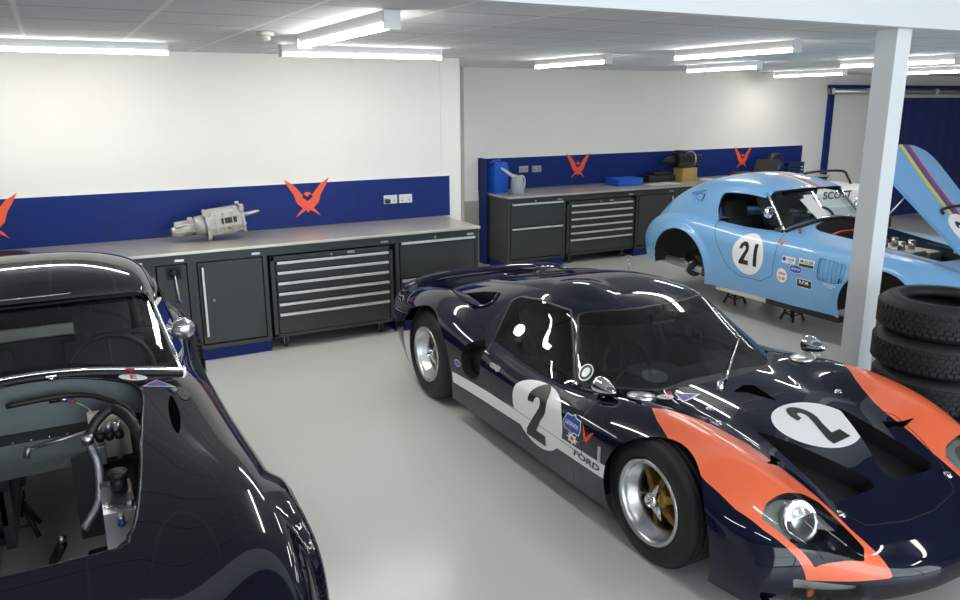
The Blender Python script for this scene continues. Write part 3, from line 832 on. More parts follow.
    st.tube([(.17 * math.cos(2 * PI * i / 36), .17 * math.sin(2 * PI * i / 36), 0) for i in range(37)], .013, M['trim_black'], 10, mt, False)
    for k in range(3):
        a = 2 * PI * k / 3 + PI / 2; st.tube([(0, 0, -.02), (.17 * math.cos(a), .17 * math.sin(a), 0)], .009, M['alu_dull'], 6, mt)
    st.cyl((0, 0, -.02), (0, 0, -.22), .02, M['trim_black'], 12, None, mt); st.build('steering_wheel', root)
    mr = MB(); mr.box((-.085, -.012, -.032), (.085, .012, .032), M['alu'], .01, Matrix.Translation((.06, .93, .845)))
    mr.cyl((.06, .935, .87), (.06, .97, .915), .006, M['alu'], 8); mr.build('interior_mirror', root)
    # ---------------- exterior fittings
    for sg, px in ((-1, -.715), (1, .73)):
        m_ = MB(); s0 = .47 if sg < 0 else .40
        h = sb.b.ray_cast(Vector((px, s0, 2)), Vector((0, 0, -1)))[0]
        bz = h.z - (.02 if sg < 0 else .0)
        m_.lathe([(0, .012), (.018, .012), (.03, .004), (.034, 0)], M['chrome'], 20, 'z', Matrix.Translation((px, s0, bz)))
        m_.cyl((px, s0, bz), (px, s0 + .02, bz + .04), .011, M['chrome'], 10)
        mt = Matrix.Translation((px, s0 + .03, bz + .066)) @ Matrix.Rotation(math.radians(0), 4, 'X')
        m_.lathe([(0, -.115), (.010, -.112), (.026, -.085), (.042, -.045), (.051, 0), (.052, .016), (.047, .022), (0, .018)], M['chrome'], 28, 'y', mt)
        m_.build('wing_mirror', root)
    # fuel filler caps beside the screen base
    for sg in (-1, 1):
        f_ = MB(); cx_, cy_ = (-.60, .325) if sg < 0 else (.60, .36)
        h, n = sb.b.ray_cast(Vector((cx_, cy_, 2)), Vector((0, 0, -1)))[:2]
        mt = Matrix.Translation(h) @ n.to_track_quat('Z', 'Y').to_matrix().to_4x4()
        f_.lathe([(.072, 0), (.072, .008), (.064, .016), (.03, .020), (0, .020)], M['alu'], 32, 'z', mt)
        f_.box((-.012, .05, .005), (.012, .095, .022), M['alu'], .004, mt)
        f_.build('filler_cap', root)
    wp = MB()
    hw = full.b.ray_cast(Vector((-.13, .265, 2)), Vector((0, 0, -1)))[0]
    wp.lathe([(0, .035), (.016, .035), (.020, 0)], M['chrome'], 16, 'z', Matrix.Translation(hw))
    sc_ = Surf([c])
    P0 = hw + Vector((0, 0, .03)); pts = [P0]
    for t in np.linspace(.25, 1, 6):
        x = -.13 + (.47) * t; y = .265 + (.345) * t
        q = sc_.b.ray_cast(Vector((x, y, 2)), Vector((0, 0, -1)))[0]; pts.append(q + Vector((0, -.012, .022)))
    wp.tube(pts, .006, M['chrome'], 8, rs=[.009, .008, .007, .006, .005, .005, .004])
    wp.tube([p + Vector((.004, .004, -.012)) for p in pts[3:]], .006, M['trim_black'], 6)
    wp.build('wiper', root)
    an = MB(); h = full.b.ray_cast(Vector((.45, 1.75, 2)), Vector((0, 0, -1)))[0]
    an.tube([h, h + Vector((0, 0, .05)), h + Vector((.004, .0, .10))], .003, M['chrome'], 6); an.lathe([(0, .015), (.01, .012), (.016, 0)], M['chrome'], 12, 'z', Matrix.Translation(h)); an.build('aerial', root)
    # door handle recess & handle
    for sg in (-1, 1):
        dh = MB(); p = full.b.ray_cast(Vector((sg * 2, 1.37, .555)), Vector((-sg, 0, 0)))[0]
        dh.box((p.x - .008, 1.31, .540), (p.x + .008, 1.42, .568), M['alu'], .005); dh.box((p.x + sg * .001 - .009, 1.33, .534), (p.x + .01, 1.345, .574), M['chrome'], .003); dh.build('door_handle', root)
        db = MB(); p = full.b.ray_cast(Vector((sg * 2, .27, .46)), Vector((-sg, 0, 0)))[0]
        db.box((p.x - .006, .262, .41), (p.x + .006, .282, .49), M['alu'], .004); db.build('bonnet_catch', root)
    # bonnet pins
    for x, y in ((-.42, -.02), (.42, -.02), (-.36, -.66), (.36, -.66), (-.34, .12), (.30, .14)):
        h, n = sb.b.ray_cast(Vector((x, y, 2)), Vector((0, 0, -1)))[:2]
        q = MB(); q.lathe([(0, .006), (.012, .006), (.018, .002), (.020, 0)], M['chrome'], 16, 'z', Matrix.Translation(h) @ n.to_track_quat('Z', 'Y').to_matrix().to_4x4()); q.build('bonnet_pin', root)
    # wheels
    for sg in (-1, 1):
        race_wheel('front_wheel', root, (sg * .705, 0, .31), sg, .31, .23, .190)
        race_wheel('rear_wheel', root, (sg * .700, 2.41, .335), sg, .335, .27, .190)
    un = MB(); un.box((-.80, .42, .13), (.80, 1.95, .17), M['trim_black']); un.box((-.55, -.8, .14), (.55, .42, .17), M['trim_black']); un.box((-.55, 1.95, .15), (.55, 2.95, .2), M['trim_black'])
    un.box((-.80, .40, .14), (-.60, .44, .56), M['trim_black']); un.box((.60, .40, .14), (.80, .44, .56), M['trim_black'])
    un.build('underbody', root)
    # ---------------- decals
    X = Vector((1, 0, 0)); Y = Vector((0, 1, 0)); Z = Vector((0, 0, 1)); D = (0, 0, -1)
    d2 = tri2d([(x * .33, y * .310) for x, y in digit_two()], (), .03)
    # near side: looking along +x, text runs from rear(+y) to front(-y)
    decal(sb, [(d2, M['ink'])], (-1.2, .865, .435), -Y, Z, X, .002, 'door_number', root, 'black number 2')
    d2b = tri2d([(x * .225, y * .30) for x, y in digit_two()], (), .03)
    # bonnet number is read from the near side of the car
    a = math.radians(14); u = Vector((math.cos(.10), math.sin(.10), 0))
    decal(sb, [(d2b, M['ink'])], (.04, -.188, 1.5), u, Vector((-math.sin(.10), math.cos(.10), 0)), D, .002, 'bonnet_number', root, 'black number 2')
    t = text2d('FORD', .047, .02, .0012, 1.8, .15)
    decal(sb, [(t, M['ink'])], (-1.2, .385, .3705), -Y, Z, X, .002, 'side_lettering', root)
    hexa = [(-.075, 0), (-.06, .035), (-.02, .035), (0, .045), (.02, .035), (.06, .035), (.075, 0), (.06, -.035), (.02, -.035), (0, -.045), (-.02, -.035), (-.06, -.035)]
    decal(sb, [(tri2d([(p[0] * 1.08, p[1] * 1.12) for p in hexa]), M['white']), (tri2d(hexa), M['bluelogo']), (text2d('LEGENDS', .026, .02, .0006, 1.05), M['white'])], (-1.2, .513, .512), -Y, Z, X, .002, 'legends_sticker', root)
    star = []
    for i in range(16):
        r_ = .042 if i % 2 == 0 else .024; star.append((r_ * 1.3 * math.cos(2 * PI * i / 16), r_ * .8 * math.sin(2 * PI * i / 16)))
    decal(sb, [(tri2d(star), M['white']), (tri2d(ell(.014, .01, 12)), M['red'])], (-1.2, .505, .440), -Y, Z, X, .002, 'crest_sticker', root)
    ph = (tri2d([(x * .10, y * .10) for x, y in phoenix()], (), .03))
    decal(sb, [(shift(ph, rot=-.1), M['logo'])], (-1.2, .385, .500), -Y, Z, X, .002, 'phoenix_emblem', root)
    ee = [(tri2d(ell(.058, .034)), M['white']), (text2d('E', .055, .02, .002), M['red'])]
    decal(sb, [(shift(q, rot=0), m) for q, m in ee], (-.455, .315, 1.5), Vector((.95, .25, 0)).normalized(), Vector((-.25, .95, 0)).normalized(), D, .002, 'cut_off_sticker', root)
    tr = [(-.06, -.035), (.06, -.035), (0, .05)]
    tl = [(tri2d([(x * 1.25, y * 1.25) for x, y in tr]), M['white']), (tri2d(tr), M['bluelogo']), (tri2d([(-.018, .01), (.004, .02), (.0, 0), (.016, -.002), (-.006, -.026), (-.002, -.004)]), M['red'])]
    decal(sb, tl, (-.355, .285, 1.5), Vector((.97, .2, 0)).normalized(), Vector((-.2, .97, 0)).normalized(), D, .002, 'master_switch_sticker', root)
    decal(Surf([c]), [(tri2d(ell(.040, .040)), M['white']), (tri2d(ell(.034, .034)), M['green']), (tri2d(ell(.024, .020)), M['white'])], (-.625, .755, 1.5), X, Y, D, .002, 'screen_sticker', root)
    decal(sb, [(tri2d(ell(.036, .022)), M['white']), (tri2d(ell(.031, .017)), M['bluelogo'])], (-1.2, 1.80, .455), -Y, Z, X, .002, 'oval_badge', root)
    rk = MB(); h = sb.b.ray_cast(Vector((-.40, .345, 2)), Vector((0, 0, -1)))[0]
    rk.cyl(h, h + Vector((0, 0, .012)), .012, M['red'], 12); rk.build('pull_knob', root)
    # flat dark patches painting shade for the wing notches and screen base slots
    nt_ = tri2d([(-.505, -.385), (-.445, -.355), (-.385, -.300), (-.368, -.345), (-.405, -.352), (-.43, -.385)], (), .03)
    decal(sb, [(nt_, M['void'])], (0, 0, 1.5), X, Y, D, .002, 'wing_slot', root)
    decal(sb, [((nt_[0] * np.array([-1, 1]), nt_[1]), M['void'])], (0, 0, 1.5), X, Y, D, .002, 'wing_slot', root)
    sl = tri2d([(-.10, .20), (.00, .235), (.055, .215), (.03, .04), (.0, .09), (-.04, .16)], (), .03)
    decal(sb, [(sl, M['void'])], (0, 0, 1.5), X, Y, D, .002, 'fresh_air_slot', root)
    return root
build_gt()
# ================================================================== open-bonnet roadster with fastback hardtop: surface nets
def rd_body_net():
    R = [
     (-.60,.25, .20,.20,(.30,.20),(.45,.20),(.56,.21),(.64,.22),(.64,.21),(.60,.20)),
     (-.76,.28, .30,.30,(.30,.30),(.45,.31),(.59,.32),(.67,.33),(.67,.28),(.63,.24)),
     (-.80,.28, .44,.44,(.30,.45),(.46,.48),(.60,.48),(.68,.43),(.68,.32),(.64,.24)),
     (-.73,.24, .56,.56,(.30,.575),(.48,.62),(.62,.61),(.70,.50),(.70,.34),(.66,.24)),
     (-.50,.12, .665,.665,(.32,.675),(.52,.73),(.655,.71),(.74,.55),(.74,.36),(.70,.24)),
     (-.25,.03, .73,.73,(.34,.735),(.545,.785),(.675,.755),(.765,.59),(.765,.40),(.73,.24)),
     (.00, 0, .775,.775,(.36,.775),(.565,.805),(.69,.775),(.775,.60),(.775,.42),(.74,.24)),
     (.25, 0, .80,.80,(.38,.80),(.58,.81),(.695,.78),(.775,.60),(.77,.42),(.73,.23)),
     (.50, 0, .835,.832,(.40,.823),(.59,.81),(.695,.775),(.765,.60),(.755,.40),(.71,.22)),
     (.85, 0, .895,.886,(.44,.852),(.60,.82),(.69,.775),(.755,.60),(.742,.40),(.70,.21)),
     (1.15,0, .950,.934,(.46,.875),(.60,.835),(.685,.785),(.755,.60),(.74,.40),(.69,.20)),
     (1.50,0, .930,.915,(.50,.850),(.615,.825),(.69,.78),(.755,.60),(.74,.40),(.69,.20)),
     (1.85,0, .865,.862,(.50,.85),(.63,.845),(.705,.80),(.765,.62),(.755,.42),(.70,.20)),
     (2.10,0, .875,.875,(.50,.872),(.64,.87),(.73,.825),(.79,.64),(.785,.44),(.74,.22)),
     (2.34,0, .88,.88,(.50,.88),(.645,.88),(.745,.835),(.805,.65),(.80,.46),(.76,.24)),
     (2.60,-.02, .86,.86,(.48,.86),(.635,.86),(.735,.82),(.795,.64),(.79,.48),(.75,.27)),
     (2.86,-.06, .81,.81,(.45,.81),(.60,.80),(.695,.765),(.755,.62),(.75,.48),(.71,.30)),
     (3.06,-.15,.70,.70,(.42,.70),(.56,.69),(.65,.66),(.70,.57),(.69,.46),(.66,.34)),
     (3.14,-.20,.56,.56,(.40,.56),(.53,.55),(.61,.54),(.65,.50),(.64,.44),(.62,.38)),
     (3.10,-.20,.40,.40,(.38,.40),(.50,.40),(.58,.40),(.62,.40),(.61,.38),(.60,.36)),
    ]
    G = []
    for r in R:
        s, bow, z0, z1 = r[:4]; pts = [(0, z0), (.20, z1)] + list(r[4:])
        pts = pts[:5] + [((pts[4][0] * .38 + pts[5][0] * .62) + .010, pts[4][1] * .55 + pts[5][1] * .45)] + pts[5:]
        half = [(w, s + bow * (w / .8) ** 2.2, z) for w, z in pts]
        G.append([(-w, y, z) for w, y, z in half[::-1]] + half[1:])
    return G
def rd_top_net():
    R = [
     [(0,1.31,1.208),(.25,1.33,1.206),(.41,1.37,1.193),(.49,1.41,1.168),(.55,1.42,1.03),(.60,1.42,.82)],
     [(0,1.38,1.225),(.25,1.395,1.220),(.415,1.43,1.205),(.50,1.46,1.178),(.57,1.47,1.04),(.62,1.47,.82)],
     [(0,1.54,1.268),(.25,1.545,1.260),(.42,1.56,1.238),(.515,1.57,1.195),(.59,1.57,1.05),(.645,1.57,.82)],
     [(0,1.80,1.308),(.25,1.80,1.299),(.43,1.80,1.262),(.53,1.80,1.208),(.605,1.80,1.05),(.66,1.80,.82)],
     [(0,2.05,1.30),(.25,2.05,1.29),(.43,2.05,1.25),(.53,2.05,1.19),(.61,2.05,1.03),(.665,2.05,.83)],
     [(0,2.30,1.25),(.25,2.30,1.24),(.43,2.30,1.205),(.52,2.30,1.14),(.605,2.30,1.0),(.66,2.30,.84)],
     [(0,2.55,1.17),(.25,2.55,1.16),(.42,2.55,1.12),(.50,2.55,1.05),(.575,2.55,.95),(.63,2.55,.84)],
     [(0,2.80,1.05),(.24,2.80,1.04),(.39,2.80,1.00),(.46,2.80,.94),(.52,2.80,.88),(.57,2.80,.80)],
     [(0,3.00,.91),(.22,3.00,.90),(.35,3.00,.87),(.41,3.00,.82),(.46,3.00,.78),(.50,3.00,.72)],
     [(0,3.12,.76),(.20,3.12,.75),(.30,3.12,.72),(.36,3.12,.70),(.40,3.12,.68),(.44,3.12,.64)],
    ]
    return [[(-w, y, z) for w, y, z in r[::-1]] + list(r[1:]) for r in R]
def rd_surfaces():
    b = TM.grid(bsurf(rd_body_net(), 9, 7)); c = TM.grid(bsurf(rd_top_net(), 9, 7))
    V = b.V
    for s0, z0, amp in ((0, .33, .036), (2.32, .34, .030)):
        r = np.hypot(V[:, 1] - s0, V[:, 2] - z0); t = np.clip((.455 - r) / .055, 0, 1); t = t * t * (3 - 2 * t)
        V[:, 0] += np.where(np.abs(V[:, 0]) > .45, np.sign(V[:, 0]) * amp * t, 0)
    for t in (b, c):
        t.normals()
        if t.N[np.argmax(t.V[:, 2]), 2] < 0: t.flip()
    return b, c
# ================================================================== roadster with fastback hardtop: assembly
BONNET = [(-.33, 1.00), (-.375, .94), (-.385, .85), (-.345, .52), (-.31, .22), (-.275, .0), (-.245, -.08), (-.20, -.13),
          (.20, -.13), (.245, -.08), (.275, .0), (.31, .22), (.345, .52), (.385, .85), (.375, .94), (.33, 1.00), (.18, 1.04), (0, 1.05), (-.18, 1.04)]
def lift_line(surf, pts, dz=.006):
    out = []
    for x, y in pts:
        h = surf.b.ray_cast(Vector((x, y, 2)), Vector((0, 0, -1)))[0]
        if h is not None: out.append(h + Vector((0, 0, dz)))
    return out

def build_rd(blue, label, loc):
    root = thing('racing_roadster', label, 'car', loc)
    paintm = M['sky'] if blue else M['black_paint']
    b, c = rd_surfaces(); sb = Surf([b]); stp = Surf([c])
    items = [(b, paintm)]
    for s0, z0, r in ((0, .33, .375), (2.32, .35, .385)):
        items, _ = hole(items, lambda V: np.where(np.abs(V[:, 0]) > .40, np.hypot(V[:, 1] - s0, V[:, 2] - z0) - r, 1))
    for _ in range(1):
        items, bon = hole(items, lambda V: np.where(V[:, 2] > .5, sd_poly(V[:, :2], BONNET, .012), 1))
    items, _ = hole(items, lambda V: np.where(V[:, 2] > .6, sd_poly(V[:, :2], [(-.57, 1.22), (.57, 1.22), (.60, 1.95), (-.60, 1.95)], .02), 1))
    items, _ = hole(items, lambda V: np.where((V[:, 1] < -.5), (np.hypot(V[:, 0] / .27, (V[:, 2] - .40) / .11) - 1) * .11, 1))
    DOOR = [(1.93, .90), (1.79, .66), (1.65, .46), (1.50, .39), (1.25, .395), (1.13, .46), (1.11, .68), (1.15, .90)]
    items = seam(items, lambda V: np.where((np.abs(V[:, 0]) > .6) & (V[:, 2] < .87), sd_poly(V[:, 1:], DOOR, .02), 1), .0025)
    if blue:
        # louvred side vent: pressed vertical ribs
        VENT = [(.60, .69), (.36, .675), (.35, .55), (.42, .525), (.60, .53)]
        fv = lambda V: np.where(np.abs(V[:, 0]) > .6, sd_poly(V[:, 1:], VENT, .015), 1)
        out = []
        for t, mm in items:
            if len(t.F) == 0: continue
            t = t.refine(fv, .03).refine(fv, .03); neg, pos = t.cut(fv)
            if len(neg.F):
                neg = neg.refine(lambda V: V[:, 0] * 0, 1).refine(lambda V: V[:, 0] * 0, 1)
                ph = (neg.V[:, 1] - .35) / .0425; neg.V[:, 0] -= np.sign(neg.V[:, 0]) * (.014 * (ph % 1.0) + .004)
                sg = np.sign(neg.N[:, 0].mean()); n0 = neg.N.copy(); neg.normals()
                flipm = (neg.N * n0).sum(1) < 0; neg.N[flipm] *= -1
            out += [(neg, mm), (pos, mm)]
        items = out
        items = paint(items, lambda V: np.where((V[:, 0] < -.6), (np.hypot((V[:, 1] - 1.413) / .190, (V[:, 2] - .60) / .195) - 1) * .19, 1), M['white'])
    body = tm_obj('body', items, root)
    # wheel wells with turned lips
    for s0, z0, r in ((0, .33, .375), (2.32, .35, .385)):
        wheel_well(root, s0, z0, r, .40, .775)
        for sg in (-1, 1):
            P = []
            for i in range(41):
                a = PI * (-.08 + 1.16 * i / 40); y = s0 + (r + .002) * math.cos(a); z = z0 + (r + .002) * math.sin(a)
                h = sb.b.ray_cast(Vector((sg * 2, y, z)), Vector((-sg, 0, 0)))[0]
                if h is not None and abs(h.x) > .5: P.append(h + Vector((-sg * .004, 0, 0)))
            if len(P) > 5: l = MB(); l.tube(P, .006, paintm, 8); l.build('arch_lip', root)
    l = MB(); P = lift_line(sb, [(x * 1.02, 0.46 + (y - .46) * 1.015) for x, y in smooth_poly(BONNET, 3)], -.004); l.tube(P + [P[0]], .007, M['trim_black'] if blue else paintm, 6); l.build('bonnet_seal', root)
    # ---------------- hardtop
    cit = [(c, paintm)]
    WIN = [(1.89, .80), (1.955, .95), (1.965, 1.05), (1.945, 1.115), (1.90, 1.135), (1.74, 1.14), (1.40, 1.125), (1.16, .80)]
    cit, _ = hole(cit, lambda V: np.where(np.abs(V[:, 0]) > .45, sd_poly(V[:, 1:], WIN, .01), 1))
    # rear screen
    RW = [(-.34, 2.42), (.34, 2.42), (.33, 2.74), (-.33, 2.74)]
    cit, rw = hole(cit, lambda V: np.where(V[:, 2] > .9, sd_poly(V[:, :2], RW, .03), 1))
    if blue:
        for x0, x1, m in ((-.045, .005, 'yellow'), (.005, .06, 'bluelogo'), (.06, .095, 'red')):
            cit = paint(cit, lambda V: np.maximum(V[:, 0] - x1, x0 - V[:, 0]), M[m], paintm)
        QW = [(2.44, 1.075), (2.22, 1.12), (2.17, 1.02), (2.25, .985)]
        cit, qw = hole(cit, lambda V: np.where(np.abs(V[:, 0]) > .4, sd_poly(V[:, 1:], QW, .008), 1))
    keep = []
    def outside(V):
        o = []
        for v in V:
            p, n, _, _ = sb.b.find_nearest(Vector(v))
            if v[1] < 1.95 and abs(v[0]) < .56: o.append(1.0); continue
            o.append((Vector(v) - p).dot(n))
        return np.array(o)
    for t, mm in cit:
        if len(t.F) == 0: continue
        a_, p_ = t.cut(lambda V: outside(V) + .01); keep.append((p_, mm))
    top = tm_obj('hardtop', keep, root)
    if blue: tm_sides('quarter_panel', [(t.offset(-.012), paintm) for t, _ in qw] + [(t.rim(.012), paintm) for t, _ in qw], root)
    tm_obj('rear_window', [(t, M['glass']) for t, _ in rw], root)
    inner = [(TM(t.V - t.N * .02, -t.N, t.F[:, ::-1]), M['interior']) for t, _ in keep]; tm_obj('headlining', inner, root)
    l = MB()
    for sg in (-1, 1):
        P = []
        for y, z in [(1.45, 1.128), (1.6, 1.145), (1.75, 1.146), (1.90, 1.137), (1.948, 1.115), (1.967, 1.05), (1.957, .95), (1.91, .86)]:
            h = stp.b.ray_cast(Vector((sg * 2, y, z)), Vector((-sg, 0, 0)))[0]
            if h is not None: P.append(h)
        l = MB(); l.tube(crv(P, 4), .009, paintm, 8); l.build('window_surround', root)
    # ---------------- windscreen
    base = [(-.585, 1.155), (-.50, 1.135), (-.40, 1.115), (-.2, 1.09), (0, 1.08), (.2, 1.09), (.40, 1.115), (.50, 1.135), (.585, 1.155)]
    bp = lift_line(sb, base, .014)
    tp = [Vector(p) for p in [(-.505, 1.455, 1.165), (-.43, 1.43, 1.188), (-.34, 1.405, 1.201), (-.17, 1.37, 1.212), (0, 1.36, 1.215), (.17, 1.37, 1.212), (.34, 1.405, 1.201), (.43, 1.43, 1.188), (.505, 1.455, 1.165)]]
    bp = crv(bp, 4); tp = crv(tp, 4)
    g = np.array([[list(a_.lerp(b_, k / 8)) for k in range(9)] for a_, b_ in zip(bp, tp)])
    t = TM.grid(g); ws = tm_obj('windscreen', [(t, M['glass_tint'])], root)
    fr = MB(); fr.tube(bp, .011, M['chrome'], 8); fr.build('screen_frame', ws)
    fr = MB(); fr.tube([bp[0]] + [bp[0].lerp(tp[0], k / 4) for k in range(1, 4)] + [tp[0]], .013, M['chrome'], 8); fr.build('screen_frame', ws)
    fr = MB(); fr.tube([bp[-1].lerp(tp[-1], k / 4) for k in range(5)], .013, M['chrome'], 8); fr.build('screen_frame', ws)
    fr = MB(); fr.tube(tp, .007, M['chrome'], 8); fr.build('screen_frame', ws)
    se = MB(); se.tube([p + Vector((0, -.022, -.012)) for p in bp], .014, M['trim_black'], 8); se.build('screen_seal', ws)
    # scuttle brackets on the frame posts
    for sg in (-1, 1):
        q = MB(); p = bp[0] if sg < 0 else bp[-1]; q.box((p.x - .02, p.y - .015, p.z - .03), (p.x + .02, p.y + .03, p.z + .012), M['chrome'], .006); q.build('screen_bracket', root)
        w = MB(); tt = bp[0].lerp(tp[0], .52) if sg < 0 else bp[-1].lerp(tp[-1], .52)
        mt = Matrix.Translation((tt.x + sg * .085, tt.y - .005, tt.z - .01))
        w.cyl((tt.x, tt.y, tt.z), (tt.x + sg * .05, tt.y, tt.z - .004), .010, M['chrome'], 12)
        if blue: w.lathe([(0, -.02), (.040, -.02), (.055, -.012), (.058, .012), (.050, .018), (.046, .014), (0, .014)], M['chrome'], 30, 'y', mt)
        else: w.ball(mt @ Vector((0, 0, 0)), .052, M['alu'], 24, (1.05, .85, .92)); w.cyl(mt @ Vector((0, .035, 0)), mt @ Vector((0, .05, 0)), .045, M['chrome'], 24)
        w.build('wing_mirror', root)
    # small plexiglass wind deflectors
    for sg in (-1, 1):
        q = MB(); a_ = bp[0] if sg < 0 else bp[-1]; d_ = tp[0] if sg < 0 else tp[-1]
        p0 = a_.lerp(d_, .06); p1 = a_.lerp(d_, .88)
        q.add([p0, p1, p1 + Vector((sg * .05, .12, -.01)), p0 + Vector((sg * .04, .19, .03))], [(0, 1, 2, 3)], M['glass'], True)
        q.add([x + Vector((sg * .004, 0, 0)) for x in (p0, p1, p1 + Vector((sg * .05, .12, -.01)), p0 + Vector((sg * .04, .19, .03)))], [(0, 1, 2, 3)], M['glass'], True); q.build('wind_deflector', root)
    # ---------------- cockpit
    it = MB()
    for x0, x1 in ((-.62, -.17), (.17, .62)):
        it.box((x0, 1.05, .24), (x1, 2.1, .27), M['interior'])
    it.box((-.62, 2.08, .24), (.62, 2.11, .86), M['interior'])
    for sg in (-1, 1):
        it.box((sg * .66, 1.2, .25), (sg * .62, 2.1, .78), M['interior'])
        it.box((sg * .18, 1.0, .24), (sg * .14, 2.1, .50), M['interior'])
    it.box((-.17, 1.65, .48), (.17, 2.1, .52), M['interior'])
    it.build('cockpit_tub', root)
    ds = MB(); ds.box((-.60, 1.19, .70), (.60, 1.26, .87), M['interior'], .02)
    for x in (-.12, .0, .12, .26, .42): ds.lathe([(.036, 0), (.036, -.0), (.034, .012), (0, .012)], M['alu_dull'], 20, 'y', Matrix.Translation((x, 1.262, .80)))
    ds.build('dashboard', root)
    for sg in (-1, 1):
        s_ = MB(); mt = Matrix.Translation((sg * .31, 1.72, .30)); s_.box((-.20, -.22, -.03), (.20, .22, .12), M['seat'], .05, mt)
        mt2 = Matrix.Translation((sg * .31, 1.90, .36)) @ Matrix.Rotation(math.radians(-14), 4, 'X')
        s_.box((-.20, -.05, 0), (.20, .06, .48), M['seat'], .05, mt2); s_.box((-.14, -.05, .46), (.14, .05, .68), M['seat'], .05, mt2); s_.build('seat', root)
    rb = MB(); P = [(-.50, 2.12, .3), (-.50, 2.10, .85), (-.44, 2.08, 1.08), (-.30, 2.07, 1.18), (0, 2.07, 1.20), (.30, 2.07, 1.18), (.44, 2.08, 1.08), (.50, 2.10, .85), (.50, 2.12, .3)]
    rb.tube(crv(P, 5), .02, M['trim_black'], 10); rb.tube([(-.46, 2.09, 1.0), (-.1, 2.10, .60), (.3, 2.12, .3)], .018, M['trim_black'], 8); rb.build('roll_hoop', root)
    wx = .31 if not blue else -.31
    stw = MB(); mt = Matrix.Translation((wx if not blue else .31, 1.42, .80)) @ Matrix.Rotation(math.radians(70), 4, 'X')
    stw.tube([(.185 * math.cos(2 * PI * i / 36), .185 * math.sin(2 * PI * i / 36), 0) for i in range(37)], .013, M['trim_black'], 10, mt, False)
    for k in range(3):
        a_ = 2 * PI * k / 3 + PI / 2; stw.tube([(0, 0, -.03), (.185 * math.cos(a_), .185 * math.sin(a_), 0)], .009, M['alu_dull'], 6, mt)
    stw.cyl((0, 0, -.03), (0, 0, -.2), .02, M['trim_black'], 10, None, mt); stw.build('steering_wheel', root)
    im = MB(); im.box((-.13, 1.40, 1.125), (.13, 1.425, 1.175), M['trim_black'], .01); im.cyl((0, 1.41, 1.17), (0, 1.39, 1.215), .006, M['trim_black'], 8); im.build('interior_mirror', root)
    # ---------------- engine bay
    bay = MB(); al = M['alu_dull']
    tpb = lift_line(sb, [(x, 1.062) for x in (-.42, -.34, -.25, -.16, -.08, 0, .08, .16, .25, .34, .42)], -.012); nb = len(tpb)
    bay.add(tpb + [Vector((p.x, 1.02, .735)) for p in tpb], [(i, i + 1, nb + i + 1, nb + i) for i in range(nb - 1)], al)
    bay.add([(-.50, 1.02, .735), (.17, 1.02, .735), (.17, .95, .715), (-.50, .95, .715)], [(0, 1, 2, 3)], al)
    bay.add([(-.50, .95, .715), (.17, .95, .715), (.16, .93, .635), (-.50, .93, .615)], [(0, 1, 2, 3)], al)
    bay.add([(-.50, .93, .615), (.16, .93, .635), (.16, .90, .60), (-.50, .90, .58)], [(0, 1, 2, 3)], al)
    for i in range(10): bay.ball((-.44 + i * .06, .925, .60 + .0016 * i), .006, M['zinc'], 6)
    for i in range(9): bay.ball((-.42 + i * .065, .948, .722), .005, M['zinc'], 6)
    for sg in (-1, 1):
        bay.add([(sg * .43, 1.02, .80), (sg * .33, -.15, .70), (sg * .36, -.15, .30), (sg * .44, 1.02, .26)], [(0, 1, 2, 3)], M['interior'])
    bay.add([(.17, 1.02, .80), (.17, 1.02, .26), (.17, 1.6, .26), (.17, 1.6, .80)], [(0, 1, 2, 3)], M['interior'])
    bay.add([(.10, .90, .635), (.10, .90, .26), (.44, .90, .26), (.44, .90, .70)], [(0, 1, 2, 3)], M['interior'])
    bay.build('engine_bay_panels', root, fix=False)
    ch = MB()
    for sg in (-1, 1): ch.cyl((sg * .28, -.55, .24), (sg * .28, 2.7, .24), .05, M['trim_black'], 12)
    ch.cyl((-.3, -.02, .30), (.3, -.02, .30), .045, M['trim_black'], 12); ch.cyl((-.4, -.3, .5), (.4, -.3, .5), .02, M['trim_black'], 8)
    ch.build('chassis_tube', root)
    if not blue:
        e = MB(); e.prism([(.160, .565), (.262, .575), (.262, .695), (.160, .70)], .20, .46, M['alu'], 'y')
        e.cyl((.222, .37, .70), (.222, .37, .755), .028, M['trim_black'], 20); e.cyl((.222, .37, .75), (.222, .37, .772), .034, M['trim_black'], 20); e.cyl((.222, .37, .772), (.222, .37, .775), .022, M['alu_dull'], 16)
        e.cyl((.235, .23, .705), (.26, .23, .705), .012, M['alu'], 10)
        e.ball((.212, .19, .660), .014, M['bluelogo'], 12); e.cyl((.212, .192, .672), (.212, .192, .684), .010, M['alu'], 10)
        tk = e.build('catch_tank', root); tk.location.x = .03
        h = MB(); h.tube(crv([(.143, .63, .80), (.163, .63, .72), (.165, .60, .66), (.150, .55, .58), (.09, .52, .50)], 6), .017, M['braid'], 10); h.cyl((.143, .63, .79), (.140, .63, .825), .021, M['alu'], 12); h.build('braided_hose', root).location.x = .03
        h = MB(); h.tube(crv([(.15, .66, .80), (.19, .68, .86), (.25, .70, .885), (.31, .60, .84), (.33, .50, .72), (.31, .42, .60)], 6), .020, M['trim_black'], 10); h.build('rubber_hose', root).location.x = .025
        h = MB(); h.tube(crv([(-.10, .98, .87), (.10, .97, .88), (.22, .93, .87), (.32, .85, .83), (.36, .70, .80)], 6), .012, M['trim_black'], 8); h.build('wiring_loom', root)
        h = MB(); h.cyl((-.045, .93, .69), (.17, .90, .735), .007, M['alu'], 8); h.cyl((-.055, .925, .66), (-.042, .93, .70), .012, M['zinc'], 8); h.build('brace_rod', root)
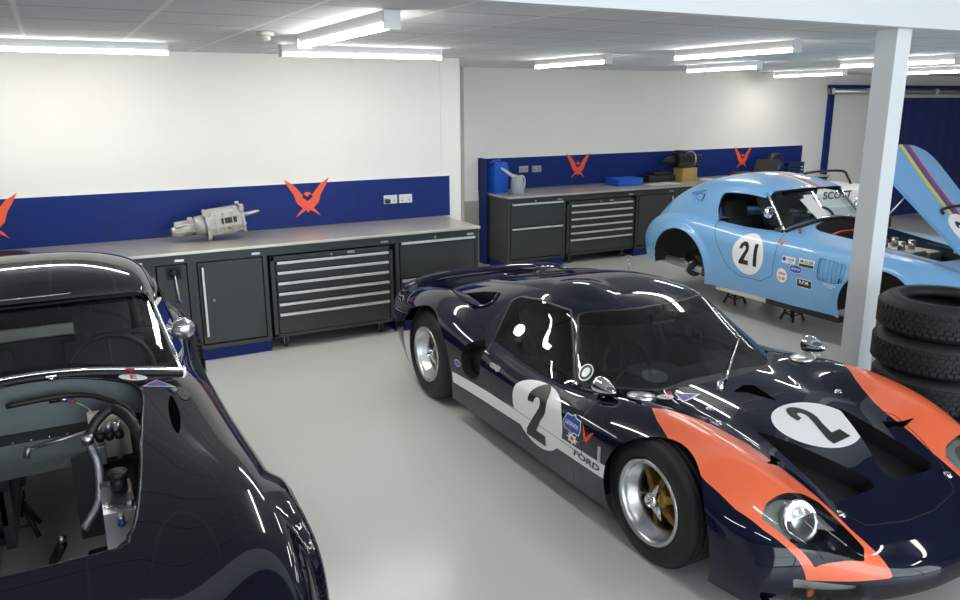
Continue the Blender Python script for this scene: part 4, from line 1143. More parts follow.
        h = MB(); h.box((.18, .86, .62), (.33, .90, .82), M['skin_foam'], .004); h.box((.20, .80, .62), (.23, .86, .70), M['zinc'], .004); h.box((.27, .78, .64), (.29, .86, .80), M['alu'], .004); h.build('pedal_box', root)
        for k in range(3):
            h = MB(); x = .215 + k * .035
            h.cyl((x, .80, .75), (x, .86, .75), .014, M['alu'], 12); h.cyl((x, .76, .75), (x, .80, .75), .018, M['trim_black'], 12); h.cyl((x, .79, .76), (x, .79, .80), .012, M['zinc'], 12); h.build('master_cylinder', root)
        h = MB(); h.tube([(.05, 1.0, .86), (.09, 1.0, .86)], .014, M['trim_black'], 10); h.tube([(.09, 1.0, .86), (.115, .99, .855)], .012, M['alu'], 10); h.tube([(.115, .99, .855), (.128, .985, .85)], .008, M['bluelogo'], 10)
        h.tube([(.128, .985, .85), (.14, .98, .845)], .008, M['red'], 10); h.tube(crv([(.14, .98, .845), (.19, .95, .81), (.21, .90, .77)], 5), .004, M['zinc'], 6); h.build('brake_line', root)
        h = MB(); h.tube(crv([(.30, .55, .62), (.27, .45, .60), (.25, .38, .52)], 4), .012, M['red'], 8); h.build('red_cable', root)
        h = MB(); h.cyl((.04, .60, .42), (.0, .66, .32), .018, M['trim_black'], 10); h.cyl((.035, .60, .43), (.045, .60, .45), .014, M['alu'], 10); h.build('gearbox_mount', root)
        h = MB(); h.cyl((-.06, -.02, .34), (-.06, -.02, .50), .016, M['trim_black'], 10); h.cyl((-.06, -.02, .50), (-.06, -.02, .512), .012, M['alu'], 10); h.build('engine_mount', root)
        h = MB(); h.box((.20, .55, .35), (.34, .85, .60), M['dark_oily'], .02); h.box((.12, .40, .30), (.26, .55, .40), M['dark_oily'], .02); h.build('steering_box', root)
        h = MB(); h.box((-.42, 1.0, .32), (-.13, 1.55, .56), M['dark_oily'], .03); h.build('exhaust_shield', root)
        # flat dark patches painting the shade of slots in the wing tops
        X = Vector((1, 0, 0)); Y = Vector((0, 1, 0)); D = (0, 0, -1)
        for sg in (-1, 1):
            s1 = tri2d([(sg * x, y) for x, y in smooth_poly([(.503, .86), (.512, .72), (.500, .58), (.478, .50), (.468, .60), (.478, .76)], 4)], (), .02)
            decal(sb, [(s1, M['void'])], (0, 0, 1.5), X, Y, D, .002, 'wing_vent', root)
            s2 = tri2d([(sg * x, y) for x, y in ell(.022, .07, 24, (.552, .88))], (), .02)
            decal(sb, [(s2, M['dark_oily'])], (0, 0, 1.5), X, Y, D, .003, 'filler_hole', root)
        decal(sb, [(tri2d(ell(.056, .034)), M['white']), (text2d('E', .055, .02, .002), M['red'])], (.375, 1.045, 1.5), X, Y, D, .002, 'cut_off_sticker', root)
        tr = [(-.055, -.028), (.06, -.028), (0, .035)]
        decal(sb, [(tri2d([(x * 1.15, y * 1.2) for x, y in tr]), M['white']), (tri2d(tr), M['bluelogo']), (tri2d([(-.02, .01), (.004, .02), (.0, 0), (.018, -.004), (-.008, -.026), (-.002, -.004)]), M['red'])], (.465, .985, 1.5), X, Y, D, .002, 'master_switch_sticker', root)
        h = MB(); p = lift_line(sb, [(.37, 1.085)], 0)[0]; h.cyl(p, p + Vector((0, 0, .02)), .007, M['red'], 10); h.cyl(p + Vector((-.015, 0, .02)), p + Vector((.015, 0, .024)), .005, M['red'], 8); h.build('pull_knob', root)
        for x in (.07, ): 
            h = MB(); p = lift_line(sb, [(x, 1.03)], 0)[0]; h.cyl(p, p + Vector((0, 0, .02)), .012, M['chrome'], 12); h.box((p.x - .02, p.y - .006, p.z + .016), (p.x + .02, p.y + .006, p.z + .024), M['chrome'], .002); h.build('washer_jet', root)
        # papers stuck behind the screen on the rear bulkhead
        for sg in (-1, 1):
            race_wheel('front_wheel', root, (sg * .66, 0, .275), sg, .33, .22, .19, M['alu_dull']); race_wheel('rear_wheel', root, (sg * .67, 2.32, .28), sg, .335, .26, .19, M['alu_dull'])
    else:
        # bare hubs: discs, hub carriers, exhaust
        for sg in (-1, 1):
            for s0 in (0, 2.32):
                h = MB(); h.lathe([(0, -.01), (.14, -.01), (.14, .012), (0, .012)], M['dark_oily'], 40, 'x', Matrix.Translation((sg * .56, s0, .335)))
                h.lathe([(0, -.05), (.07, -.05), (.07, .05), (0, .06)], M['dark_oily'], 24, 'x', Matrix.Translation((sg * .56, s0, .335)))
                h.lathe([(.0, 0), (.028, 0), (.028, sg * .09), (.018, sg * .09), (.018, sg * .06), (0, sg * .06)], M['zinc'], 20, 'x', Matrix.Translation((sg * .60, s0, .335)))
                for k in range(3):
                    a_ = 2 * PI * k / 3 + .6; c_ = Vector((sg * .66, s0, .335)); d_ = Vector((0, math.cos(a_), math.sin(a_)))
                    h.cyl(c_ + d_ * .02, c_ + d_ * .085, .012, M['zinc'], 8, .006)
                h.build('hub', root)
                a = MB(); a.cyl((sg * .30, s0 - .15, .26), (sg * .56, s0, .28), .018, M['dark_oily'], 8); a.cyl((sg * .30, s0 + .15, .26), (sg * .56, s0, .28), .018, M['dark_oily'], 8)
                a.cyl((sg * .36, s0 + .02, .58), (sg * .52, s0 + .02, .28), .032, M['dark_oily'], 12); a.build('suspension', root)
            ex = MB(); ex.tube([(sg * .50, 1.9, .22), (sg * .56, 2.3, .30), (sg * .58, 2.75, .32)], .045, M['cast'], 14); ex.build('exhaust', root)
            rk = MB(); rk.box((sg * .62, .40, .16), (sg * .70, 1.2, .21), M['trim_black'], .01); rk.box((sg * .60, 1.2, .16), (sg * .69, 1.85, .21), M['skin_foam'], .01); rk.build('rocker_strip', root)
            tl = MB(); tl.ball((sg * .60, 2.96, .36), .045, M['skin_foam'], 16); tl.build('jacking_bung', root)
        # bonnet tilted up on its front hinge
        hp = Vector((0, -.13, .765)); rot = Matrix.Translation((0, -.37, .81)) @ Matrix.Rotation(math.radians(36), 4, 'X') @ Matrix.Translation(-hp)
        bi = []
        its = [(t, paintm) for t, _ in bon]
        for x0, x1, m in ((-.045, .005, 'yellow'), (.005, .06, 'bluelogo'), (.06, .095, 'red')):
            its = paint(its, lambda V: np.maximum(V[:, 0] - x1, x0 - V[:, 0]), M[m], paintm)
        its = paint(its, lambda V: (np.hypot((V[:, 0] - .01), (V[:, 1] - .14)) - .18), M['white'])
        R3 = np.array(rot.to_3x3()); T3 = np.array(rot.translation)
        edge = [(t.rim(.03), m) for t, m in [(bon[0][0], paintm)]]
        its = its + edge + [(t.offset(-.012), M['trim_black']) for t, _ in bon]
        for t, m in its:
            if t is not None and len(t.F): bi.append((TM(t.V @ R3.T + T3, t.N @ R3.T, t.F), m))
        bo = tm_obj('bonnet', bi, root)
        sc = MB(); 
        P = lift_line(sb, [(-.13, .32), (-.12, .36), (0, .38), (.17, .38), (.20, .32)], .012)
        sc.tube(crv(P, 4), .012, M['trim_black'], 8, rot); sc.build('scoop_lip', bo)
        bsf = Surf([TM(t.V @ R3.T + T3, t.N @ R3.T, t.F) for t, _ in bon])
        up_ = Vector((0, math.cos(math.radians(45)), math.sin(math.radians(45)))); nrm = Vector((0, -math.sin(math.radians(45)), math.cos(math.radians(45))))
        cen = Vector((0.0, -.37, .81)) + up_ * .27 + nrm * .1
        g2 = tri2d([(x * .15 - .05, y * .21) for x, y in digit_two()], (), .03); g1 = tri2d([(x * .24 + .095, y * .21) for x, y in digit_one()], (), .03)
        decal(bsf, [(g2, M['ink']), (g1, M['ink'])], cen + Vector((.01, 0, 0)), Vector((1, 0, 0)), up_, -nrm, .003, 'bonnet_number', bo, 'black number 21')
        rd = MB(); rd.cyl((-.30, .62, .72), (-.26, .18, 1.30), .007, M['alu'], 8); rd.build('bonnet_prop', root)
        # engine
        en = MB(); en.box((-.20, .15, .38), (.20, .75, .66), M['dark_oily'], .03); en.box((-.30, .18, .58), (-.12, .72, .74), M['dark_oily'], .03); en.box((.12, .18, .58), (.30, .72, .74), M['cast'], .03)
        en.box((-.10, .2, .66), (.10, .7, .76), M['cast'], .02); en.lathe([(0, .05), (.10, .05), (.10, 0), (0, 0)], M['dark_oily'], 24, 'y', Matrix.Translation((0, .08, .52)))
        for k in range(4): en.cyl((-.07 + .14 * (k % 2), .33 + .16 * (k // 2), .76), (-.07 + .14 * (k % 2), .33 + .16 * (k // 2), .83), .03, M['alu'], 14)
        en.build('engine', root)
        ra = MB(); ra.box((-.28, -.42, .30), (.28, -.34, .66), M['dark_oily'], .01); ra.build('radiator', root)
        hs = MB(); hs.tube(crv([(-.30, .9, .80), (-.1, .93, .83), (.2, .93, .83)], 4), .012, M['red'], 8); hs.build('red_hose', root)
        # decals on the near flank
        X = Vector((1, 0, 0)); Y = Vector((0, 1, 0)); Z = Vector((0, 0, 1))
        def D(items, s, z, nm): decal(sb, items, (-1.3, s, z), -Y, Z, X, .002, nm, root)
        g2 = tri2d([(x * .20 - .045, y * .225) for x, y in digit_two()], (), .03); g1 = tri2d([(x * .26 + .095, y * .215) for x, y in digit_one()], (), .03)
        D([(g2, M['ink']), (g1, M['ink'])], 1.415, .605, 'door_number')
        D([(tri2d(rrect(.15, .062, .008)), M['white']), (shift(text2d('TOUR', .028, .02, .0008), .022, .004), M['ink']), (tri2d(ell(.02, .02, 16, (-.05, .004))), M['bluelogo']), (tri2d([(.0, -.022), (.045, -.022), (.045, -.016), (0, -.016)]), M['red'])], .93, .630, 'tour_sticker')
        D([(tri2d(rrect(.165, .075, .006)), M['white']), (shift(text2d('MULLER', .040, .02, .001), 0, .013), M['ink']), (tri2d(rrect(.155, .026, .003, 3, (0, -.020))), M['green'])], .735, .630, 'muller_sticker')
        D([(tri2d([(x * 1.16, y * 1.1) for x, y in [(-.062, 0), (-.05, .025), (0, .036), (.05, .025), (.062, 0), (.05, -.025), (0, -.036), (-.05, -.025)]]), M['white']), (tri2d([(x * 1.1, y) for x, y in [(-.062, 0), (-.05, .025), (0, .036), (.05, .025), (.062, 0), (.05, -.025), (0, -.036), (-.05, -.025)]]), M['bluelogo']), (text2d('LEGENDS', .024, .02, .0006), M['white'])], .845, .562, 'legends_sticker')
        D([(tri2d(ell(.058, .068)), M['white']), (shift(text2d('EPIRB', .030, .02, .001), 0, .018), M['red']), (shift(text2d('2120', .034, .02, .0015), 0, -.026), M['red'])], .995, .475, 'round_sticker')
        D([(tri2d(rrect(.165, .078, .004)), M['white']), (tri2d(rrect(.155, .068, .004)), M['ink']), (shift(text2d('R.P.M.', .044, .02, .001, 1.0), 0, .008), M['white'])], .745, .448, 'black_sticker')
        D([(text2d('Silverstone', .030, .02, .0004), M['white']), (shift(text2d('AUCTIONS', .014, .02, .0003), 0, -.02), M['white'])], .475, .487, 'flank_lettering')
        ph = tri2d([(x * .08, y * .075) for x, y in phoenix()], (), .03)
        D([(ph, M['logo'])], 1.07, .765, 'phoenix_emblem')
        h = MB(); p = lift_line(sb, [(-.545, 1.01)], 0)[0]; h.cyl(p, p + Vector((0, 0, .03)), .008, M['red'], 8); h.cyl(p + Vector((-.025, 0, .03)), p + Vector((.025, 0, .034)), .007, M['red'], 8); h.build('pull_knob', root)
        # paper sheet taped outside the screen
        nn = len(tp) // 2
        a0 = bp[nn - 5].lerp(tp[nn - 5], .0); a1 = bp[nn - 2].lerp(tp[nn - 2], .0); c0 = bp[nn - 6].lerp(tp[nn - 6], .62); c1 = bp[nn - 3].lerp(tp[nn - 3], .66)
        q = MB(); o_ = Vector((0, -.02, .02)); q.add([a0 + o_, a1 + o_, c1 + o_ * .5, c0 + o_ * .5], [(0, 1, 2, 3)], M['paper'])
        q.add([a0 + o_ * 1.1, a1 + o_ * 1.1, c1 + o_ * .6, c0 + o_ * .6], [(0, 1, 2, 3)], M['paper']); pp = q.build('paper_sheet'); pp.location = loc
        tag(pp, 'white paper sheet leaning on the windscreen of the light blue race car', 'paper')
    # headlamps
    for sg in (-1, 1):
        mt = Matrix.Translation((sg * .53, -.66, .60)) @ Matrix.Rotation(math.radians(-12), 4, 'X')
        h = MB(); h.lathe([(.090, .06), (.095, -.01), (.088, -.022), (.082, -.018), (.05, -.030), (0, -.038)], M['lens'], 32, 'y', mt); h.build('headlamp', root)
    return root
build_rd(False, 'black race car with its bonnet off, empty engine bay open, at the left', (-.19, 2.48, .055))
build_rd(True, 'light blue race car number 21 without wheels, bonnet raised, on axle stands', (6.47, 3.83, .07))
# ================================================================== workbenches, cabinets and what stands on them
def handle(mb, x0, x1, y, z):
    mb.box((x0, y - .030, z - .012), (x1, y - .020, z + .010), M['handle'], .003); mb.box((x0, y - .0195, z + .005), (x1, y, z + .009), M['handle'], .001)
def badge(parent, x, y, z):
    q = MB(); q.box((x - .035, y - .004, z - .009), (x + .035, y, z + .009), M['alu'], .001); q.build('badge', parent)
def carcass(name, label, cat, x0, x1, y0, y1, group=None, top=.90, plinth=True, z0=.10):
    r = thing(name, label, cat, (0, 0, 0), 0, group); c = M['cab']
    r.location = ((x0 + x1) / 2, y0, 0)
    W = (x1 - x0) / 2
    b = MB(); b.box((-W, .0302, z0), (-W + .03, y1 - y0 - .021, top - .001), c); b.box((W - .03, .0302, z0), (W, y1 - y0 - .021, top - .001), c); b.box((-W, y1 - y0 - .02, z0), (W, y1 - y0, top), c)
    b.box((-W + .031, .031, z0 + .001), (W - .031, y1 - y0 - .021, z0 + .03), c); b.box((-W, 0, top - .055), (W, .03, top), c, .002); b.box((-W, 0, z0 + .0355), (-W + .035, .03, top - .0555), c, .002); b.box((W - .035, 0, z0 + .0355), (W, .03, top - .0555), c, .002)
    b.box((-W, 0, z0), (W, .03, z0 + .035), c, .002); b.box((-W + .032, .035, z0 + .032), (W - .032, .05, top - .03), M['cab_dark'])
    b.build('carcass', r)
    if plinth: p = MB(); p.box((-W + .005, .03, 0), (W - .005, .06, z0), M['blue']); p.box((-W + .005, .05, 0), (-W + .03, y1 - y0 - .05, z0), M['blue']); p.box((W - .03, .05, 0), (W - .005, y1 - y0 - .05, z0), M['blue']); p.build('plinth', r)
    badge(r, W - .09, 0, top - .028)
    return r, W
def cupboard(label, x0, x1, y0, y1, hs=-1, group=None):
    r, W = carcass('base_cupboard', label, 'cupboard', x0, x1, y0, y1, group)
    d = MB(); d.box((-W + .045, -.004, .15), (W - .045, .02, .835), M['cab'], .003); dd = d.build('door', r)
    h = MB(); xh = hs * (W - .075); h.box((xh - .006, -.030, .215), (xh + .012, -.012, .80), M['handle'], .003); h.box((xh - .02, -.006, .215), (xh + .004, -.003, .81), M['cab_dark']); h.box((xh, -.02, .22), (xh + .006, 0, .235), M['alu']); h.box((xh, -.02, .78), (xh + .006, 0, .795), M['alu']); h.build('handle', dd)
    k = MB(); k.lathe([(0, -.012), (.011, -.012), (.013, -.004), (.013, 0)], M['zinc'], 16, 'y', Matrix.Translation((xh - hs * .075, -.004, .515))); k.build('lock', dd)
    return r
def drawers(label, x0, x1, y0, y1, zs, group=None):
    r, W = carcass('drawer_cabinet', label, 'cabinet', x0, x1, y0, y1, group)
    for a, b in zs:
        d = MB(); d.box((-W + .045, -.004, a), (W - .045, .02, b - .02), M['cab'], .003); dd = d.build('drawer', r)
        h = MB(); handle(h, -W + .05, W - .05, -.002, b - .012); h.box((-W + .05, -.004, b - .035), (W - .05, -.0035, b - .022), M['cab_dark']); h.build('handle', dd)
    k = MB(); k.lathe([(0, -.012), (.011, -.012), (.013, -.004), (.013, 0)], M['zinc'], 16, 'y', Matrix.Translation((-.03, 0, .872))); k.build('lock', r)
    return r
def dispenser(label, x0, x1, y0, y1, group=None, tool=True):
    r, W = carcass('dispenser_cabinet', label, 'cabinet', x0, x1, y0, y1, group)
    d = MB(); d.box((-W + .045, -.004, .15), (W - .045, .02, .835), M['cab'], .003)
    d.lathe([(.042, -.004), (.050, -.012), (.050, -.004)], M['trim_black'], 20, 'y', Matrix.Translation((.015, 0, .775))); d.box((-.045, -.007, .72), (.075, -.004, .83), M['cab_dark'], .001); d.lathe([(0, -.006), (.04, -.006), (.04, -.0075), (0, -.0075)], M['trim_black'], 20, 'y', Matrix.Translation((.015, 0, .775)))
    dd = d.build('front_panel', r)
    if tool:
        t = MB(); t.tube([(.02, -.01, .775), (.022, -.03, .70), (.03, -.035, .62), (.038, -.035, .55)], .010, M['alu'], 10, rs=[.008, .010, .013, .011]); t.tube([(.038, -.035, .56), (.040, -.035, .53)], .012, M['bluelogo'], 10); t.build('air_hose_tail', r)
    return r
def roller(label, x0, x1, y0, y1):
    r = thing('roller_cabinet', label, 'tool cabinet', ((x0 + x1) / 2, y0, 0)); W = (x1 - x0) / 2; c = M['cab']
    b = MB(); b.box((-W, .0, .12), (-W + .035, y1 - y0, .83), c, .003); b.box((W - .035, 0, .12), (W, y1 - y0, .83), c, .003); b.box((-W, 0, .79), (W, y1 - y0, .83), c, .003); b.box((-W, 0, .115), (W, y1 - y0, .145), c, .003); b.box((-W + .03, .02, .13), (W - .03, .04, .80), M['cab_dark']); b.box((-W, y1 - y0 - .02, .13), (W, y1 - y0, .82), c)
    b.build('cabinet_body', r)
    zs = [.785, .697, .605, .513, .421, .330]
    for i, z in enumerate(zs):
        lo = zs[i + 1] + .006 if i < 5 else .150
        d = MB(); d.box((-W + .045, -.004, lo), (W - .045, .02, z - .018), M['cab'], .002); dd = d.build('drawer', r)
        h = MB(); handle(h, -W + .05, W - .05, -.002, z - .010); h.build('handle', dd)
    k = MB(); k.lathe([(0, -.012), (.011, -.012), (.013, -.004), (.013, 0)], M['zinc'], 16, 'y', Matrix.Translation((-.02, 0, .808))); k.build('lock', r)
    badge(r, .16, -.001, .81)
    for sx in (-1, 1):
        for yy in (.09, y1 - y0 - .09):
            q = MB(); q.box((sx * (W - .11) - .03, yy - .03, .105), (sx * (W - .11) + .03, yy + .03, .115), M['zinc']); q.box((sx * (W - .11) - .018, yy - .015, .04), (sx * (W - .11) - .014, yy + .02, .105), M['zinc']); q.box((sx * (W - .11) + .014, yy - .015, .04), (sx * (W - .11) + .018, yy + .02, .105), M['zinc'])
            q.lathe([(0, -.011), (.036, -.011), (.038, -.006), (.038, .006), (.036, .011), (0, .011)], M['rubber'], 24, 'x', Matrix.Translation((sx * (W - .11), yy, .038))); q.lathe([(0, -.013), (.018, -.013), (.018, .013), (0, .013)], M['zinc'], 14, 'x', Matrix.Translation((sx * (W - .11), yy, .038))); q.build('castor', r)
    return r
LY, LYB = 6.545, 7.30
for i, (a, b) in enumerate(((-2.6, -1.7), (-1.7, -.8))):
    cupboard('dark grey cupboard under the left workbench, mostly behind the black race car', a, b, LY, LYB, -1, 'cupboards behind the black race car')
cupboard('dark grey cupboard left of the narrow hose cabinet, behind the black race car roof', -.8, .56, LY, LYB, -1)
dispenser('narrow dark grey cabinet with an air hose tail hanging from its round hole', .56, .87, LY, LYB)
cupboard('tall dark grey cupboard with one long silver handle, beside the left roller cabinet', .87, 1.475, LY, LYB)
roller('wide roller cabinet on castors with six drawers under the left workbench', 1.50, 2.61, LY, LYB)
drawers('two drawer cabinet at the right end of the left workbench, behind the navy car', 2.64, 3.50, LY, LYB, ((.50 - .36, .505), (.515, .855)))
RY, RYB = 8.385, 9.12
drawers('two drawer cabinet at the left end of the right workbench below the blue can', 4.905, 5.77, RY, RYB, ((.15, .545), (.555, .855)))
roller('roller cabinet on castors with six drawers under the right workbench', 5.80, 6.91, RY, RYB)
cupboard('dark grey cupboard right of the roller cabinet, behind the light blue car tail', 6.94, 7.64, RY, RYB, 1)
dispenser('narrow cabinet with round black hole behind the light blue car roof', 7.64, 7.98, RY, RYB, None, False)
for k in range(3):
    cupboard('dark grey cupboard under the right workbench, hidden behind the light blue race car', 7.98 + .93 * k, 7.98 + .93 * (k + 1) - .002, RY, RYB, 1, 'cupboards behind the light blue race car')
for nm, x0, x1, y0, y1 in (('L', -2.6, 3.50, 6.50, 7.325), ('R', 4.895, 10.80, 8.345, 9.165)):
    r = thing('worktop', 'stainless steel worktop of the left bench, carrying the silver gearbox' if nm == 'L' else 'stainless steel worktop of the right bench, carrying the blue can and the black gearbox', 'worktop', ((x0 + x1) / 2, (y0 + y1) / 2, .9))
    W = (x1 - x0) / 2; D_ = (y1 - y0) / 2
    q = MB(); q.box((-W, -D_, .022), (W, D_, .045), M['steel'], .004); q.build('steel_top', r)
    q = MB(); q.box((-W + .01, -D_ + .03, 0), (W - .01, D_, .0215), M['cab']); q.build('frame_rail', r)
    # bay rail over the roller cabinet
for (x0, x1, y, lab) in ((1.475, 2.64, 6.55, 'dark apron rail over the left roller cabinet'), (5.77, 6.94, 8.39, 'dark apron rail over the right roller cabinet')):
    q = MB(); q.box((x0, y - .005, .845), (x1, y + .05, .90), M['cab'], .002); q.box((x1 - .14, y - .009, .862), (x1 - .07, y - .005, .880), M['alu']); tag(q.build('apron_rail'), lab, 'rail')
# blue back panels with emblems
def emblem(parent, x, y, z, s):
    P = [(x + px * s, z + pz * s) for px, pz in phoenix()]
    V2, F = tri2d([(px * s, pz * s) for px, pz in phoenix()], (), .2)
    q = MB(); q.prism(P[::-1], y - .004, y, M['logo'], 'y')
    V2, F = tri2d([(px * s, pz * s) for px, pz in phoenix_head()], (), .2); q.add([(x + a, y - .004, z + b) for a, b in V2], [tuple(f) for f in F], M['logo'])
    q.build('phoenix_emblem', parent)
def panel(label, x0, x1, yw, z1, embs, screws):
    r = thing('splashback', label, 'wall panel', (0, 0, 0)); y = yw - .025
    n = 3; L = (x1 - x0)
    q = MB(); q.box((x0, y, .945), (x1, yw - .002, z1), M['blue'], .002); q.build('panel', r)
    q = MB(); q.box((x0, y, z1), (x1, yw - .002, z1 + .006), M['wall_white']); q.build('top_edge', r)
    for xs in screws:
        q = MB(); q.box((xs - .0015, y - .0008, .95), (xs + .0015, y, z1 - .002), M['cab_dark']); q.build('joint', r)
        for dx in (-.03, .03):
            for z in (.965, z1 - .03): q = MB(); q.lathe([(0, -.002), (.006, -.002), (.006, 0)], M['ink'], 10, 'y', Matrix.Translation((xs + dx, y, z))); q.build('screw', r)
    for e in embs: emblem(r, e[0], y - .001, e[1], e[2])
    return r
panel('royal blue splashback behind the left workbench with red phoenix emblems', -2.6, 3.58, YL, 1.355, ((2.075, 1.215, .44), (-.52, 1.215, .44)), (-.9, .35, 2.52))
panel('royal blue splashback behind the right workbench with red phoenix emblems', 4.945, 11.08, YR, 1.365, ((6.50, 1.215, .42), (9.70, 1.215, .40)), (5.95, 8.0, 9.9))
q = MB(); q.box((4.87, 8.90, 0), (4.893, 9.085, 1.385), M['blue'], .002); q.box((4.893, 9.12, .95), (4.944, 9.16, 1.38), M['blue']); tag(q.build('end_panel'), 'tall blue end panel at the left end of the right workbench', 'panel')
def socket(x, y, z, label, plug=False, grp=None):
    r = thing('wall_socket', label, 'socket', (x, y, z), 0, grp)
    q = MB(); q.box((-.072, -.010, -.043), (.072, 0, .043), M['alu'], .003); q.build('face_plate', r)
    for sx in (-1, 1):
        s_ = MB(); s_.box((sx * .038 - .012, -.0125, -.02), (sx * .038 + .012, -.010, -.014), M['ink']); s_.box((sx * .038 - .003, -.0125, .0), (sx * .038 + .003, -.010, .012), M['ink']); s_.build('outlet', r)
        s_ = MB(); s_.box((sx * .016 - .007, -.014, .016), (sx * .016 + .007, -.010, .032), M['plastic_white'], .001); s_.build('switch', r)
    if plug: s_ = MB(); s_.box((-.06, -.045, -.035), (-.012, -.012, .006), M['ink'], .006); s_.build('plug', r)
    return r
socket(2.915, 7.324, 1.15, 'left of the two double sockets on the left blue splashback, with a black plug', True)
socket(3.078, 7.324, 1.15, 'right of the two double sockets on the left blue splashback, empty')
socket(5.60, 9.164, 1.205, 'double socket right behind the grey jug on the right splashback')
socket(5.81, 9.164, 1.200, 'double socket just right of the grey jug on the right splashback')

# ------------------------------------------------------------------ silver gearbox on the left bench
g = thing('gearbox', 'silver cast gearbox lying on the left steel worktop', 'gearbox', (1.155, 6.98, .966), math.radians(-2))
q = MB(); mt = Matrix.Translation((0, 0, .125)) @ Matrix.Rotation(math.radians(-6), 4, 'Y')
case = MB()
case.prism([(-.085, -.09), (.085, -.09), (.105, -.03), (.105, .05), (.075, .10), (-.075, .10), (-.105, .05), (-.105, -.03)], -.06, .22, M['cast'], 'x', mt)
case.box((-.045, -.075, .098), (.19, .075, .118), M['cast'], .006, mt); case.box((.04, -.1095, -.005), (.17, -.100, .045), M['ink'], .001, mt)
for x in (-.01, .06, .13): case.box((x, -.112, -.09), (x + .008, .112, .09), M['cast'], .002, mt)
for (x, z) in ((.10, -.045), (.19, -.075)): case.cyl((x, -.105, z), (x, -.122, z), .013, M['gold'], 10, None, mt)
case.build('main_case', g)
case = MB(); case.prism([(-.10, -.105), (.10, -.105), (.125, -.04), (.125, .06), (.09, .125), (-.09, .125), (-.125, .06), (-.125, -.04)], .215, .235, M['cast'], 'x', mt)
for a in range(8): case.cyl((.236, .105 * math.cos(a * PI / 4 + .4), .01 + .105 * math.sin(a * PI / 4 + .4)), (.244, .105 * math.cos(a * PI / 4 + .4), .01 + .105 * math.sin(a * PI / 4 + .4)), .010, M['zinc'], 8, None, mt)
for sy in (-1, 1): case.box((.205, sy * .11 - .02, .09), (.24, sy * .11 + .02, .14), M['cast'], .008, mt)
case.build('bell_flange', g)
case = MB(); case.prism([(-.10, -.11), (.10, -.11), (.12, 0), (.09, .12), (-.09, .12), (-.12, 0)], -.082, -.058, M['cast'], 'x', mt); case.box((-.085, -.03, -.135), (-.055, .03, -.10), M['cast'], .004, mt); case.box((-.10, -.10, .085), (-.04, -.06, .13), M['cast'], .006, mt); case.build('adapter_plate', g)
case = MB(); case.tube([(-.08, 0, 0), (-.12, 0, 0), (-.165, 0, 0), (-.175, 0, 0)], .08, M['cast'], 20, mt, True, [.088, .085, .080, .055]); case.tube([(-.17, 0, 0), (-.30, 0, -.012), (-.345, 0, -.016), (-.36, 0, -.016)], .05, M['cast'], 20, mt, True, [.062, .045, .038, .036])
for k in range(6):
    a = k * PI / 3; case.box((-.33, -.004, .0), (-.17, .004, .062), M['cast'], .001, mt @ Matrix.Rotation(a, 4, 'X'))
case.cyl((-.36, 0, -.016), (-.385, 0, -.018), .028, M['dark_oily'], 16, None, mt); case.box((-.22, -.03, .05), (-.18, .03, .08), M['cast'], .006, mt); case.build('tail_housing', g)
case = MB(); case.tube([(.235, 0, .03), (.30, 0, .035), (.36, 0, .04), (.385, 0, .042)], .02, M['zinc'], 12, mt, True, [.022, .017, .014, .008]); case.build('input_shaft', g)
# round black lid on the bench at far left
q = MB(); q.lathe([(0, .028), (.14, .030), (.20, .022), (.21, .006), (.20, 0), (0, 0)], M['dark_oily'], 40, 'z'); o = q.build('oil_pan'); o.location = (-.46, 6.95, .9455)
tag(o, 'low round dark tray on the left worktop at the picture edge', 'tray')

# ------------------------------------------------------------------ right bench things
T = .9455
j = thing('jerrican', 'tall blue plastic can standing in the left corner of the right bench', 'can', (5.06, 8.94, T), math.radians(8))
q = MB(); q.prism([(-.11, -.10), (.11, -.10), (.115, .05), (.105, .10), (-.105, .10), (-.115, .05)], 0, .34, M['plastic_blue'], 'z'); q.prism([(-.105, -.09), (.105, -.09), (.08, .09), (-.08, .09)], .34, .385, M['plastic_blue'], 'z'); q.build('can_body', j)
q = MB(); q.tube([(-.07, 0, .38), (-.07, 0, .41), (.04, 0, .41), (.06, 0, .38)], .014, M['plastic_blue'], 8); q.build('handle', j)
j = thing('pouring_jug', 'grey translucent jug with long white spout in front of the blue can', 'jug', (5.20, 8.66, T))
q = MB(); q.lathe([(0, 0), (.088, 0), (.092, .01), (.080, .17), (.066, .21), (.050, .225), (0, .225)], M['grey_plastic'], 28, 'z'); q.build('jug_body', j)
q = MB(); q.tube([(-.01, -.0, .21), (-.09, -.01, .235), (-.19, -.02, .30), (-.25, -.03, .335)], .02, M['plastic_white'], 12, rs=[.030, .022, .018, .014]); q.build('spout', j)
q = MB(); q.tube(crv([(.03, 0, .225), (.09, 0, .215), (.115, 0, .15), (.095, 0, .05)], 5), .011, M['plastic_white'], 8); q.build('handle', j)
b = thing('storage_box', 'flat bright blue plastic box on the right worktop', 'box', (7.07, 8.83, T), .03)
q = MB()
q.box((-.22, -.14, 0), (.22, .14, .012), M['plastic_blue']); 
for s_ in (-1, 1): q.box((s_ * .22, -.14, 0), (s_ * .212, .14, .095), M['plastic_blue']); q.box((-.22, s_ * .14, 0), (.22, s_ * .132, .095), M['plastic_blue'])
q.build('tray', b); q = MB(); q.box((-.228, -.148, .088), (.228, .148, .098), M['plastic_blue'], .003); q.build('lid', b)
